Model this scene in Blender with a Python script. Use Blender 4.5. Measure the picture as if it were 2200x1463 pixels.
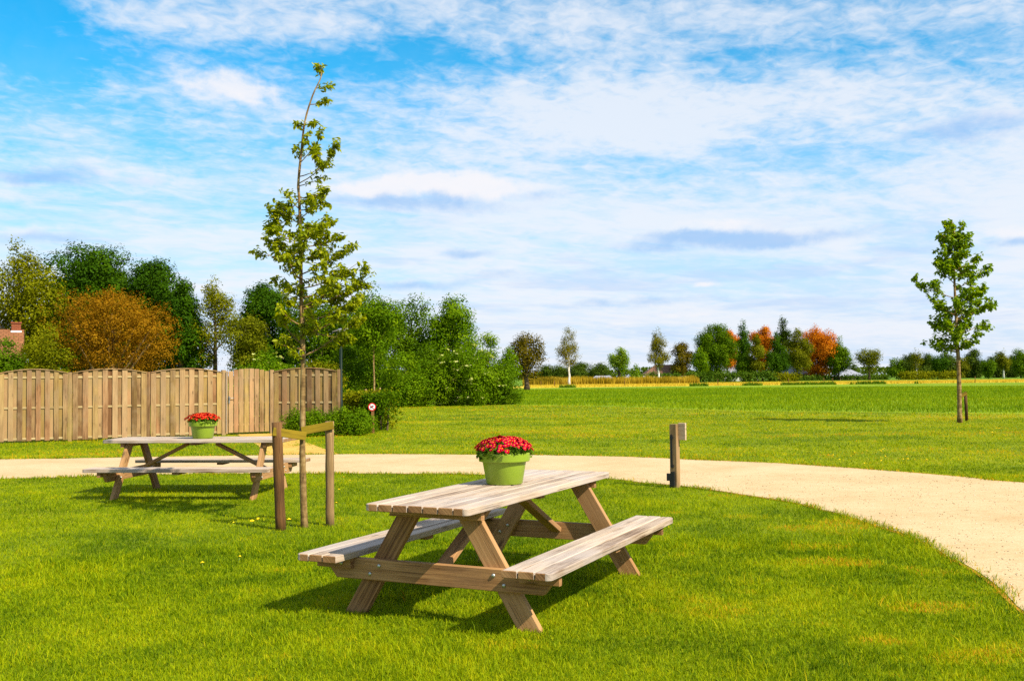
import bpy, bmesh, math, random
import numpy as np
from mathutils import Vector, Matrix

for _o in list(bpy.data.objects):
    bpy.data.objects.remove(_o, do_unlink=True)
SC = bpy.context.scene
COL = SC.collection
R = math.radians

# ------------------------------------------------------------------ camera
FPX, PITCH, HCAM, ROLL = 2144.27, 0.0376, 1.5177, -0.0105      # focal length in pixels of a 2200 px wide frame
cam_d = bpy.data.cameras.new('camera')
cam_d.sensor_fit = 'HORIZONTAL'; cam_d.sensor_width = 36.0
cam_d.lens = 36.0 * FPX / 2200.0
cam_d.clip_start = 0.05; cam_d.clip_end = 9000
cam = bpy.data.objects.new('camera', cam_d); COL.objects.link(cam)
_c, _s = math.cos(PITCH), math.sin(PITCH)
_F = Vector((0, _c, _s)); _R0 = Vector((1, 0, 0)); _U0 = Vector((0, -_s, _c))
_R = math.cos(ROLL) * _R0 + math.sin(ROLL) * _U0
_U = -math.sin(ROLL) * _R0 + math.cos(ROLL) * _U0
cam.matrix_world = Matrix(((_R.x, _U.x, -_F.x, 0), (_R.y, _U.y, -_F.y, 0), (_R.z, _U.z, -_F.z, HCAM), (0, 0, 0, 1)))
SC.camera = cam

# ------------------------------------------------------------------ light, exposure
SUN_AZ = math.atan2(0.84, -0.72)       # compass angle of the sun from +Y towards +X
SUN_EL = math.atan(1 / 1.106)
sun_vec = Vector((math.sin(SUN_AZ) * math.cos(SUN_EL), math.cos(SUN_AZ) * math.cos(SUN_EL), math.sin(SUN_EL)))
sun_d = bpy.data.lights.new('sun', 'SUN'); sun_d.energy = 4.4; sun_d.angle = R(0.5); sun_d.color = (1.0, 0.91, 0.74)
sun = bpy.data.objects.new('sun', sun_d); COL.objects.link(sun)
sun.rotation_euler = sun_vec.to_track_quat('Z', 'Y').to_euler()
sun.location = sun_vec * 50
SC.view_settings.view_transform = 'Standard'; SC.view_settings.look = 'None'
EXPOSURE = 1.0
SC.view_settings.exposure = EXPOSURE; SC.view_settings.gamma = 1.0; SC.view_settings.use_curve_mapping = False
SC.cycles.max_bounces = 6; SC.cycles.diffuse_bounces = 3; SC.cycles.glossy_bounces = 2
SC.cycles.transmission_bounces = 3; SC.cycles.transparent_max_bounces = 4
SC.cycles.caustics_reflective = False; SC.cycles.caustics_refractive = False
SC.cycles.use_denoising = False

# ------------------------------------------------------------------ node helpers
class NT:
    def __init__(self, tree):
        self.t = tree; self.n = tree.nodes; self.l = tree.links
    def node(self, typ, **kw):
        nd = self.n.new(typ)
        for k, v in kw.items():
            setattr(nd, k, v)
        return nd
    def put(self, sock, val):
        if hasattr(val, 'is_output') or isinstance(val, bpy.types.NodeSocket):
            self.l.new(val, sock)
        else:
            if isinstance(val, (tuple, list)) and len(val) == 3 and sock.type == 'RGBA':
                val = (*val, 1.0)
            sock.default_value = val
    def math(self, op, a, b=0.0, c=None, clamp=False):
        nd = self.node('ShaderNodeMath', operation=op, use_clamp=clamp)
        self.put(nd.inputs[0], a); self.put(nd.inputs[1], b)
        if c is not None: self.put(nd.inputs[2], c)
        return nd.outputs[0]
    def add(self, a, b): return self.math('ADD', a, b)
    def sub(self, a, b): return self.math('SUBTRACT', a, b)
    def mul(self, a, b): return self.math('MULTIPLY', a, b)
    def smooth(self, x, lo, hi, a=0.0, b=1.0):
        nd = self.node('ShaderNodeMapRange', interpolation_type='SMOOTHSTEP')
        self.put(nd.inputs[0], x); self.put(nd.inputs[1], lo); self.put(nd.inputs[2], hi)
        self.put(nd.inputs[3], a); self.put(nd.inputs[4], b)
        return nd.outputs[0]
    def lin(self, x, lo, hi, a=0.0, b=1.0):
        nd = self.node('ShaderNodeMapRange')
        self.put(nd.inputs[0], x); self.put(nd.inputs[1], lo); self.put(nd.inputs[2], hi)
        self.put(nd.inputs[3], a); self.put(nd.inputs[4], b)
        return nd.outputs[0]
    def mix(self, fac, a, b, blend='MIX'):
        nd = self.node('ShaderNodeMix', data_type='RGBA', blend_type=blend)
        self.put(nd.inputs[0], fac); self.put(nd.inputs[6], a); self.put(nd.inputs[7], b)
        return nd.outputs[2]
    def noise(self, vec, scale, detail=2.0, rough=0.5, dist=0.0, dim='3D'):
        nd = self.node('ShaderNodeTexNoise', noise_dimensions=dim)
        if vec is not None: self.put(nd.inputs['Vector'], vec)
        self.put(nd.inputs['Scale'], scale); self.put(nd.inputs['Detail'], detail)
        self.put(nd.inputs['Roughness'], rough); self.put(nd.inputs['Distortion'], dist)
        return nd.outputs[0]
    def xyz(self, x, y, z):
        nd = self.node('ShaderNodeCombineXYZ')
        self.put(nd.inputs[0], x); self.put(nd.inputs[1], y); self.put(nd.inputs[2], z)
        return nd.outputs[0]
    def sep(self, v):
        nd = self.node('ShaderNodeSeparateXYZ'); self.put(nd.inputs[0], v)
        return nd.outputs[0], nd.outputs[1], nd.outputs[2]
    def vmul(self, v, s):
        nd = self.node('ShaderNodeVectorMath', operation='MULTIPLY'); self.put(nd.inputs[0], v); self.put(nd.inputs[1], s)
        return nd.outputs[0]
    def ramp(self, fac, stops, interp='LINEAR'):
        nd = self.node('ShaderNodeValToRGB'); cr = nd.color_ramp; cr.interpolation = interp
        while len(cr.elements) < len(stops): cr.elements.new(0.5)
        for e, (p, c) in zip(cr.elements, stops):
            e.position = p; e.color = (*c, 1.0)
        self.put(nd.inputs[0], fac)
        return nd.outputs[0]
    def attr(self, name):
        nd = self.node('ShaderNodeAttribute', attribute_name=name)
        return nd
    def bump(self, h, strength=0.3, dist=0.01):
        nd = self.node('ShaderNodeBump'); self.put(nd.inputs['Height'], h)
        nd.inputs['Strength'].default_value = strength; nd.inputs['Distance'].default_value = dist
        return nd.outputs[0]

def hor(u): return 812.2 - 0.0105 * (u - 1100)

# ------------------------------------------------------------------ sky
world = bpy.data.worlds.new('World'); SC.world = world; world.use_nodes = True
wt = NT(world.node_tree); world.node_tree.nodes.clear()
sky = wt.node('ShaderNodeTexSky', sky_type='NISHITA')
sky.sun_disc = False; sky.sun_elevation = SUN_EL; sky.sun_rotation = SUN_AZ
sky.air_density = 1.0; sky.dust_density = 0.6; sky.ozone_density = 2.0; sky.altitude = 0
tc = wt.node('ShaderNodeTexCoord')
dx, dy, dz = wt.sep(tc.outputs['Generated'])
az = wt.math('ARCTAN2', dx, dy)
el = wt.math('ARCSINE', wt.math('MINIMUM', wt.math('MAXIMUM', dz, -1.0), 1.0))
wv = wt.xyz(az, el, 0.0)
wob1 = wt.sub(wt.noise(wv, 22.0, 6.0, 0.62), 0.5)
wob2 = wt.sub(wt.noise(wt.xyz(wt.add(az, 7.3), el, 3.1), 14.0, 6.0, 0.6), 0.5)

def blob(u, v, wu, wv_, k=1.0, wob=0.0):
    """soft patch of sky around a direction; k is its strength"""
    a0 = math.atan((u - 1100) / FPX)
    e0 = math.atan((hor(u) - v) / FPX * math.cos(a0))
    a = wt.sub(az, a0); e = wt.sub(el, e0)
    if wob:
        a = wt.add(a, wt.mul(wob1, wob)); e = wt.add(e, wt.mul(wob2, wob * 0.5))
    qa = wt.math('POWER', wt.math('ABSOLUTE', wt.mul(a, FPX / wu)), 2.0)
    qe = wt.math('POWER', wt.math('ABSOLUTE', wt.mul(e, FPX / wv_)), 2.0)
    g = wt.math('EXPONENT', wt.mul(wt.add(qa, qe), -1.0))
    return wt.mul(g, k)
def total(lst):
    r = lst[0]
    for x in lst[1:]: r = wt.add(r, x)
    return r

# high thin cloud sheet, in plane coordinates so that it recedes to the horizon
pz = wt.math('MAXIMUM', wt.add(dz, 0.10), 0.02)
px_, py_ = wt.math('DIVIDE', dx, pz), wt.math('DIVIDE', dy, pz)
pr = wt.add(wt.mul(px_, 0.80), wt.mul(py_, 0.60)); pq = wt.sub(wt.mul(py_, 0.80), wt.mul(px_, 0.60))
sheet = wt.noise(wt.xyz(wt.mul(pr, 0.55), wt.mul(pq, 1.0), 0.0), 1.1, 7.0, 0.58, 0.35)
ripple = wt.noise(wt.xyz(wt.mul(pr, 1.0), wt.mul(pq, 1.3), 4.0), 6.0, 5.0, 0.6, 0.5)
mottle = wt.noise(wt.xyz(px_, wt.mul(py_, 0.9), 8.0), 21.0, 4.0, 0.55, 0.6)
bias = total([
    blob(860, 105, 420, 60, -0.36, .10), blob(40, 60, 300, 110, -0.50, .12), blob(90, 200, 320, 90, -0.20, .1),
    blob(560, 290, 330, 100, -0.06, .1), blob(1640, 350, 420, 60, -0.20, .1), blob(1050, 470, 420, 60, -0.05, .1),
    blob(1350, 50, 380, 70, 0.26, .1), blob(1350, 240, 420, 90, 0.22, .1), blob(620, 40, 400, 50, 0.12, .1), blob(300, 60, 120, 60, 0.16, .1), blob(2000, 150, 420, 200, 0.12, .1), blob(1640, 330, 330, 50, -.16, .1), blob(1120, 150, 160, 40, -.20, .1), blob(1640, 120, 200, 30, -.16, .1), blob(2120, 120, 160, 60, -.16, .1), blob(760, 250, 200, 50, -.08, .1), blob(1250, 330, 160, 40, -.10, .1),
    blob(430, 30, 340, 50, 0.14, .1), blob(1900, 420, 500, 60, 0.12, .1), blob(900, 320, 400, 80, 0.06, .1)])
high = wt.smooth(el, 0.10, 0.26)
cov = wt.add(wt.add(wt.add(wt.mul(wt.sub(sheet, 0.5), 1.5), wt.mul(wt.sub(ripple, 0.5), 0.75)), wt.mul(wt.mul(wt.sub(mottle, 0.5), 0.56), high)), wt.add(bias, 0.60))
m_sheet = wt.smooth(cov, 0.20, 0.84)
# veil: haze-like cirrostratus thickening towards the horizon
veil = wt.smooth(wt.add(el, wt.mul(wob2, 0.12)), 0.0, 0.38, 0.92, 0.02)

low = total([
    blob(470, 175, 120, 42, 0.95, .10), blob(560, 215, 90, 26, 0.6, .10),
    blob(900, 395, 210, 26, 1.0, .09), blob(1010, 400, 150, 24, 0.8, .08), blob(780, 410, 110, 16, .7, .08),
    blob(1560, 482, 90, 14, 0.95, .06), blob(1700, 500, 130, 16, .7, .06),
    blob(2190, 492, 75, 20, 1.0, .06), blob(215, 352, 190, 26, 0.6, .10), blob(70, 500, 130, 24, .7, .08),
    blob(1470, 680, 70, 9, .9, .04), blob(1515, 613, 30, 7, 1.0, .03), blob(1340, 702, 60, 7, .6, .03),
    blob(930, 600, 120, 10, .6, .05), blob(380, 390, 110, 20, .5, .08), blob(20, 415, 60, 18, .7, .06),
    blob(1090, 578, 60, 8, .6, .04), blob(440, 610, 80, 12, .7, .05), blob(2170, 245, 90, 20, .7, .08), blob(1835, 258, 60, 24, .5, .06)])
puff = wt.noise(wt.xyz(az, wt.mul(el, 1.7), 9.0), 26.0, 8.0, 0.62, 0.2)
m_low = wt.smooth(wt.mul(low, wt.add(0.05, wt.mul(puff, 1.75))), 0.22, 1.0)
grey = total([
    blob(900, 436, 230, 22, 0.9, .07), blob(1180, 410, 90, 12, .5, .05), blob(1640, 512, 240, 20, 1.0, .06), blob(1480, 505, 110, 12, .5, .05),
    blob(1400, 537, 70, 13, .6, .04), blob(1010, 545, 70, 14, .7, .04), blob(2110, 275, 170, 34, .8, .08), blob(900, 612, 150, 14, .7, .05),
    blob(1300, 655, 220, 13, .55, .05), blob(2190, 515, 90, 14, .8, .05), blob(90, 512, 160, 18, .7, .06), blob(180, 372, 240, 22, .45, .07),
    blob(1080, 590, 100, 12, .5, .04), blob(1620, 690, 200, 12, .3, .04), blob(60, 380, 90, 14, .5, .05), blob(1560, 640, 200, 10, .3, .05)])
m_grey = wt.smooth(wt.mul(grey, wt.add(0.1, wt.mul(puff, 1.7))), 0.18, 0.95)

hs = wt.node('ShaderNodeHueSaturation'); hs.inputs['Saturation'].default_value = 1.85; hs.inputs['Hue'].default_value = 0.482; hs.inputs['Value'].default_value = 1.14
wt.l.new(sky.outputs[0], hs.inputs['Color'])
SKY_STRENGTH = 0.09
def rad(*srgb):
    """cloud radiance (before the world strength) that shows as this colour at the set exposure"""
    out = []
    for c in srgb:
        c /= 255.0
        c = c / 12.92 if c <= 0.04045 else ((c + 0.055) / 1.055) ** 2.4
        out.append(c / (2 ** EXPOSURE) / SKY_STRENGTH)
    return tuple(out)
c0 = hs.outputs[0]
streak = wt.noise(wt.xyz(wt.mul(az, 5.0), wt.mul(el, 46.0), 2.0), 1.0, 5.0, 0.6, 0.3)
lowband = wt.mul(wt.smooth(el, 0.0, 0.05), wt.smooth(el, 0.20, 0.08))
m_str = wt.mul(wt.smooth(streak, 0.52, 0.66), lowband)
m_strw = wt.mul(wt.smooth(streak, 0.47, 0.36), lowband)
c1 = wt.mix(veil, c0, rad(202, 225, 255))
c2 = wt.mix(wt.mul(m_sheet, 0.84), c1, rad(243, 246, 253))
c2 = wt.mix(wt.mul(m_str, 0.42), c2, rad(188, 212, 250))
c2 = wt.mix(wt.mul(m_strw, 0.22), c2, rad(238, 240, 253))
c3 = wt.mix(wt.mul(m_low, 0.85), c2, rad(250, 248, 252))
c4 = wt.mix(wt.mul(m_grey, 0.75), c3, rad(152, 198, 248))
bg = wt.node('ShaderNodeBackground'); wt.l.new(c4, bg.inputs[0]); bg.inputs[1].default_value = SKY_STRENGTH
wo = wt.node('ShaderNodeOutputWorld'); wt.l.new(bg.outputs[0], wo.inputs[0])
world.cycles.sampling_method = 'MANUAL'; world.cycles.sample_map_resolution = 512

# ------------------------------------------------------------------ surveying: photo measurements to ground coordinates
def ray(u, v):
    a = (u - 1100) / FPX; b = (731.5 - v) / FPX
    d = _F + a * _R + b * _U
    return d
def ground(u, v, z=0.0):
    d = ray(u, v); t = (z - HCAM) / d.z
    return Vector((d.x * t, d.y * t, z))
def at(u, v, Y):
    d = ray(u, v); t = Y / d.y
    return Vector((d.x * t, Y, HCAM + d.z * t))

# ------------------------------------------------------------------ mesh helpers
def props(o, label=None, cat=None, group=None, kind=None):
    if label: o['label'] = label
    if cat: o['category'] = cat
    if group: o['group'] = group
    if kind: o['kind'] = kind
    return o
def link(name, me, parent=None, mats=()):
    for m in mats: me.materials.append(m)
    o = bpy.data.objects.new(name, me); COL.objects.link(o)
    if parent is not None: o.parent = parent
    return o
def empty(name, loc=(0, 0, 0), rz=0.0, label=None, cat=None, group=None):
    o = bpy.data.objects.new(name, None); COL.objects.link(o)
    o.empty_display_size = 0.2
    o.location = loc; o.rotation_euler = (0, 0, rz)
    return props(o, label, cat, group)

class MB:
    """collects faces with UVs and builds ONE mesh"""
    def __init__(self, seed=0):
        self.v = []; self.f = []; self.uv = []; self.mi = []; self.sm = []; self.rng = random.Random(seed)
    def face(self, idx, uvs=None, mi=0, smooth=False):
        self.f.append(idx); self.uv.append(uvs or [(0, 0)] * len(idx)); self.mi.append(mi); self.sm.append(smooth)
    def board(self, p0, p1, wdir, width, thick, ch=0.004, end_mi=1, mi=0):
        """plank from p0 to p1 (centre line); width along wdir, chamfered long edges"""
        p0, p1 = Vector(p0), Vector(p1); d = (p1 - p0); L = d.length; d = d / L
        w = Vector(wdir); w = (w - d * w.dot(d)).normalized(); n = d.cross(w)
        a, b = width / 2, thick / 2
        cs = [(-a + ch, -b), (a - ch, -b), (a, -b + ch), (a, b - ch), (a - ch, b), (-a + ch, b), (-a, b - ch), (-a, -b + ch)]
        base = len(self.v); ou, ov = self.rng.uniform(0, 50), self.rng.uniform(0, 50)
        for P in (p0, p1):
            for x, y in cs: self.v.append(P + w * x + n * y)
        per = [0]
        for i in range(8):
            x0, y0 = cs[i]; x1, y1 = cs[(i + 1) % 8]; per.append(per[-1] + math.hypot(x1 - x0, y1 - y0))
        for i in range(8):
            j = (i + 1) % 8
            self.face([base + i, base + j, base + 8 + j, base + 8 + i],
                      [(ou, ov + per[i]), (ou, ov + per[i + 1]), (ou + L, ov + per[i + 1]), (ou + L, ov + per[i])], mi)
        self.face([base + i for i in range(7, -1, -1)], [(ou + cs[i][1], ov + cs[i][0]) for i in range(7, -1, -1)], end_mi)
        self.face([base + 8 + i for i in range(8)], [(ou + cs[i][1], ov + cs[i][0]) for i in range(8)], end_mi)
    def prism(self, outline, z0, z1, M=None, along='y', mi=0, side_mi=None, ch=0.004):
        """vertical prism over a convex 2D outline, top edge chamfered; grain runs along the given axis"""
        n = len(outline); base = len(self.v); ou, ov = self.rng.uniform(0, 50), self.rng.uniform(0, 50)
        cx = sum(p[0] for p in outline) / n; cy = sum(p[1] for p in outline) / n
        def shr(p):
            dx, dy = p[0] - cx, p[1] - cy
            return (p[0] - math.copysign(min(ch, abs(dx)), dx), p[1] - math.copysign(min(ch, abs(dy)), dy))
        rings = [([shr(p) for p in outline], z0), (outline, z0 + ch), (outline, z1 - ch), ([shr(p) for p in outline], z1)]
        for pts, z in rings:
            for x, y in pts:
                q = Vector((x, y, z)); self.v.append(M @ q if M else q)
        def uvp(p, z): return (ou + p[1], ov + p[0] + z) if along == 'y' else (ou + p[0], ov + p[1] + z)
        for k in range(3):
            for i in range(n):
                j = (i + 1) % n
                p, q = outline[i], outline[j]
                isend = abs(p[1] - q[1]) < 1e-6 if along == 'y' else abs(p[0] - q[0]) < 1e-6
                m = side_mi if (side_mi is not None and isend) else mi
                za, zb = rings[k][1], rings[k + 1][1]
                self.face([base + k * n + i, base + k * n + j, base + (k + 1) * n + j, base + (k + 1) * n + i],
                          [uvp(p, za), uvp(q, za), uvp(q, zb), uvp(p, zb)], m)
        self.face([base + i for i in range(n - 1, -1, -1)], [uvp(outline[i], 0) for i in range(n - 1, -1, -1)], mi)
        self.face([base + 3 * n + i for i in range(n)], [uvp(outline[i], .3) for i in range(n)], mi)
    def box(self, lo, hi, M=None, mi=0):
        x0, y0, z0 = lo; x1, y1, z1 = hi
        P = [(x0, y0, z0), (x1, y0, z0), (x1, y1, z0), (x0, y1, z0), (x0, y0, z1), (x1, y0, z1), (x1, y1, z1), (x0, y1, z1)]
        b = len(self.v)
        for p in P:
            q = Vector(p); self.v.append(M @ q if M else q)
        for idx in ((0, 3, 2, 1), (4, 5, 6, 7), (0, 1, 5, 4), (1, 2, 6, 5), (2, 3, 7, 6), (3, 0, 4, 7)):
            pts = [P[i] for i in idx]
            if idx in ((0, 3, 2, 1), (4, 5, 6, 7)): uv = [(p[0], p[1]) for p in pts]
            elif idx in ((0, 1, 5, 4), (2, 3, 7, 6)): uv = [(p[0], p[2]) for p in pts]
            else: uv = [(p[1], p[2]) for p in pts]
            self.face([b + i for i in idx], uv, mi)
    def tube(self, pts, radii, n=8, cap=True, mi=0, jitter=0.0):
        pts = [Vector(p) for p in pts]; base = len(self.v); m = len(pts)
        ref = Vector((0.31, 0.95, 0.1)); ln = 0.0; us = []
        ou = self.rng.uniform(0, 30)
        for i, p in enumerate(pts):
            t = (pts[min(i + 1, m - 1)] - pts[max(i - 1, 0)]).normalized()
            a = (ref - t * ref.dot(t))
            if a.length < 1e-4: a = Vector((1, 0, 0)) - t * t.x
            a.normalize(); b = t.cross(a)
            if i: ln += (p - pts[i - 1]).length
            us.append(ln)
            for k in range(n):
                an = 2 * math.pi * k / n
                r = radii[i] * (1 + self.rng.uniform(-jitter, jitter))
                self.v.append(p + a * (math.cos(an) * r) + b * (math.sin(an) * r))
        for i in range(m - 1):
            for k in range(n):
                k2 = (k + 1) % n
                c0, c1 = k * 6.283 * radii[i] / n, (k + 1) * 6.283 * radii[i] / n
                self.face([base + i * n + k, base + i * n + k2, base + (i + 1) * n + k2, base + (i + 1) * n + k],
                          [(ou + us[i], c0), (ou + us[i], c1), (ou + us[i + 1], c1), (ou + us[i + 1], c0)], mi, True)
        if cap:
            self.face([base + k for k in range(n - 1, -1, -1)], [(ou + .02 * math.cos(k), .02 * math.sin(k)) for k in range(n)], mi)
            self.face([base + (m - 1) * n + k for k in range(n)], [(ou + .02 * math.cos(k), .02 * math.sin(k)) for k in range(n)], mi)
    def lathe(self, prof, n=48, c=(0, 0, 0), mi=0, cap_bottom=True, cap_top=False):
        base = len(self.v); c = Vector(c)
        for r, z in prof:
            for k in range(n):
                an = 2 * math.pi * k / n
                self.v.append(c + Vector((r * math.cos(an), r * math.sin(an), z)))
        for i in range(len(prof) - 1):
            for k in range(n):
                k2 = (k + 1) % n
                self.face([base + i * n + k, base + i * n + k2, base + (i + 1) * n + k2, base + (i + 1) * n + k], None, mi, True)
        if cap_bottom: self.face([base + k for k in range(n - 1, -1, -1)], None, mi)
        if cap_top: self.face([base + (len(prof) - 1) * n + k for k in range(n)], None, mi)
    def mesh(self, name):
        me = bpy.data.meshes.new(name)
        me.from_pydata([tuple(p) for p in self.v], [], self.f)
        uvl = me.uv_layers.new(name='UVMap')
        flat = [c for u in self.uv for p in u for c in p]
        uvl.data.foreach_set('uv', flat)
        me.polygons.foreach_set('material_index', self.mi)
        me.polygons.foreach_set('use_smooth', self.sm)
        me.update()
        return me
    def build(self, name, mats, parent=None):
        if not isinstance(mats, (list, tuple)): mats = [mats, mats]
        return link(name, self.mesh(name), parent, mats)

def copy_tree(o, parent=None):
    c = o.copy(); COL.objects.link(c); c.parent = parent
    for ch in list(o.children): copy_tree(ch, c)
    return c

def np_mesh(name, verts, faces_n, rnd=None, mats=(), parent=None, smooth=False, extra=None):
    """verts (N,3); consecutive groups of faces_n vertices are one face each, or a (M,k) index array"""
    me = bpy.data.meshes.new(name)
    verts = np.ascontiguousarray(verts, dtype=np.float32)
    nv = len(verts)
    if isinstance(faces_n, int):
        k = faces_n; nf = nv // k; idx = np.arange(nv, dtype=np.int32)
    else:
        nf, k = faces_n.shape; idx = np.ascontiguousarray(faces_n, dtype=np.int32).ravel()
    me.vertices.add(nv); me.vertices.foreach_set('co', verts.ravel())
    me.loops.add(nf * k); me.loops.foreach_set('vertex_index', idx)
    me.polygons.add(nf)
    me.polygons.foreach_set('loop_start', np.arange(0, nf * k, k, dtype=np.int32))
    me.polygons.foreach_set('loop_total', np.full(nf, k, dtype=np.int32))
    if smooth: me.polygons.foreach_set('use_smooth', np.ones(nf, dtype=bool))
    if rnd is not None:
        a = me.attributes.new('rnd', 'FLOAT', 'POINT'); a.data.foreach_set('value', np.ascontiguousarray(rnd, dtype=np.float32))
    me.update(calc_edges=True)
    return link(name, me, parent, mats)

def _hash(ix, iy, seed):
    h = (ix.astype(np.int64) * 374761393 + iy.astype(np.int64) * 668265263 + seed * 1442695041) & 0xFFFFFFFF
    h = ((h ^ (h >> 13)) * 1274126177) & 0xFFFFFFFF
    return ((h ^ (h >> 16)) & 0xFFFF) / 65535.0
def vnoise(x, y, seed=0, octaves=3):
    x = np.asarray(x, float); y = np.asarray(y, float); r = 0; amp = 1; tot = 0
    for o in range(octaves):
        xi, yi = np.floor(x), np.floor(y); fx, fy = x - xi, y - yi
        fx = fx * fx * (3 - 2 * fx); fy = fy * fy * (3 - 2 * fy)
        xi = xi.astype(np.int64); yi = yi.astype(np.int64)
        a = _hash(xi, yi, seed + o); b = _hash(xi + 1, yi, seed + o); c = _hash(xi, yi + 1, seed + o); d = _hash(xi + 1, yi + 1, seed + o)
        r = r + amp * ((a * (1 - fx) + b * fx) * (1 - fy) + (c * (1 - fx) + d * fx) * fy)
        tot += amp; amp *= 0.5; x = x * 2.03 + 11.3; y = y * 2.03 + 5.7
    return r / tot

# ------------------------------------------------------------------ materials
def new_mat(name):
    m = bpy.data.materials.new(name); m.use_nodes = True
    nt = NT(m.node_tree); m.node_tree.nodes.clear()
    out = nt.node('ShaderNodeOutputMaterial')
    return m, nt, out
def principled(nt, out, color, rough=0.7, spec=0.3, normal=None, metal=0.0):
    b = nt.node('ShaderNodeBsdfPrincipled')
    nt.put(b.inputs['Base Color'], color); nt.put(b.inputs['Roughness'], rough)
    b.inputs['Specular IOR Level'].default_value = spec; nt.put(b.inputs['Metallic'], metal)
    if normal is not None: nt.l.new(normal, b.inputs['Normal'])
    if out is not None: nt.l.new(b.outputs[0], out.inputs[0])
    return b
def plain(name, color, rough=0.6, spec=0.3, metal=0.0, var=0.12, scale=6.0):
    m, nt, out = new_mat(name)
    t = nt.node('ShaderNodeTexCoord')
    n = nt.noise(t.outputs['Object'], scale, 5.0, 0.6)
    c = nt.mix(nt.lin(n, 0.3, 0.7), tuple(x * (1 - var) for x in color), tuple(min(1, x * (1 + var)) for x in color))
    principled(nt, out, c, rough, spec, nt.bump(n, 0.08, 0.01), metal)
    return m
def wood(name, light, mid, dark, rough=0.8, stain=None, knots=True, crack=0.5, gr=1.0, board_var=0.5, hue=0.0):
    """grain runs along U of the UV map (metres)"""
    m, nt, out = new_mat(name)
    uv = nt.node('ShaderNodeUVMap'); uv.uv_map = 'UVMap'
    u, v, _ = nt.sep(uv.outputs[0])
    warp = nt.sub(nt.noise(nt.xyz(nt.mul(u, 2.2), nt.mul(v, 9.0), 0.0), 1.0, 3.0), 0.5)
    g1 = nt.noise(nt.xyz(nt.mul(u, 1.3 * gr), nt.mul(nt.add(v, nt.mul(warp, 0.03)), 60.0), 0.0), 1.0, 5.0, 0.6)
    g2 = nt.noise(nt.xyz(nt.mul(u, 6.0 * gr), nt.mul(v, 260.0), 3.0), 1.0, 3.0, 0.6)
    big = nt.noise(nt.xyz(nt.mul(u, 1.6), nt.mul(v, 5.0), 7.0), 1.0, 3.0, 0.5)
    tone = nt.sub(nt.noise(nt.xyz(nt.mul(u, 0.12), nt.mul(v, 0.4), 21.0), 1.0, 1.0, 0.5), 0.5)
    f = nt.add(nt.add(nt.add(nt.mul(g1, 0.55), nt.mul(g2, 0.25)), nt.mul(big, 0.45)), nt.mul(tone, board_var))
    col = nt.ramp(nt.lin(f, 0.47, 0.77), [(0.0, dark), (0.42, mid), (1.0, light)])
    if knots:
        vor = nt.node('ShaderNodeTexVoronoi', feature='F1')
        nt.put(vor.inputs['Vector'], nt.xyz(nt.mul(u, 2.1), nt.mul(v, 7.0), 0.0)); nt.put(vor.inputs['Scale'], 1.0)
        k = nt.smooth(vor.outputs['Distance'], 0.05, 0.16, 0.75, 0.0)
        col = nt.mix(k, col, tuple(c * 0.55 for c in dark))
    ck = nt.noise(nt.xyz(nt.mul(u, 2.0), nt.mul(v, 120.0), 12.0), 1.0, 2.0, 0.5)
    ckm = nt.smooth(ck, 0.60, 0.66, 0.0, crack)
    col = nt.mix(ckm, col, tuple(c * 0.4 for c in dark))
    if hue:
        hv = nt.noise(nt.xyz(nt.mul(u, 0.11), nt.mul(v, 0.37), 44.0), 1.0, 1.0, 0.5)
        col = nt.mix(nt.smooth(hv, 0.36, 0.48, hue, 0.0), col, (1.0, 1.06, 0.62), 'MULTIPLY')
        col = nt.mix(nt.smooth(hv, 0.52, 0.64, 0.0, hue), col, (1.08, 0.86, 0.82), 'MULTIPLY')
    if stain is not None:
        t = nt.node('ShaderNodeTexCoord')
        s = nt.noise(t.outputs['Object'], 1.7, 4.0, 0.6)
        col = nt.mix(nt.smooth(s, 0.42, 0.68, 0.0, 0.65), col, stain)
    h = nt.sub(nt.add(nt.mul(g1, .6), nt.mul(g2, .4)), nt.mul(ckm, 0.8))
    principled(nt, out, col, rough, 0.25, nt.bump(h, 0.45, 0.004))
    return m
def leaf(name, stops, trans=0.35, rough=0.65, spec=0.04, tint=(1.25, 1.2, 0.3)):
    m, nt, out = new_mat(name)
    a = nt.attr('rnd')
    col = nt.ramp(a.outputs['Fac'], stops)
    b = principled(nt, None, col, rough, spec)
    tr = nt.node('ShaderNodeBsdfTranslucent'); nt.put(tr.inputs[0], nt.mix(1.0, col, (*tint,), 'MULTIPLY'))
    mx = nt.node('ShaderNodeMixShader'); mx.inputs[0].default_value = trans
    nt.l.new(b.outputs[0], mx.inputs[1]); nt.l.new(tr.outputs[0], mx.inputs[2]); nt.l.new(mx.outputs[0], out.inputs[0])
    return m
def bark(name, c1, c2, c3, sc=1.0):
    m, nt, out = new_mat(name)
    uv = nt.node('ShaderNodeUVMap'); uv.uv_map = 'UVMap'
    u, v, _ = nt.sep(uv.outputs[0])
    t = nt.node('ShaderNodeTexCoord')
    n1 = nt.noise(nt.vmul(t.outputs['Object'], (18 * sc, 18 * sc, 5 * sc)), 1.0, 6.0, 0.65)
    n2 = nt.noise(nt.vmul(t.outputs['Object'], (4 * sc, 4 * sc, 14 * sc)), 1.0, 4.0, 0.6)
    f = nt.add(nt.mul(n1, 0.6), nt.mul(n2, 0.5))
    col = nt.ramp(nt.lin(f, 0.42, 0.68), [(0, c1), (0.5, c2), (1, c3)])
    principled(nt, out, col, 0.85, 0.2, nt.bump(f, 0.6, 0.01))
    return m

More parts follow.
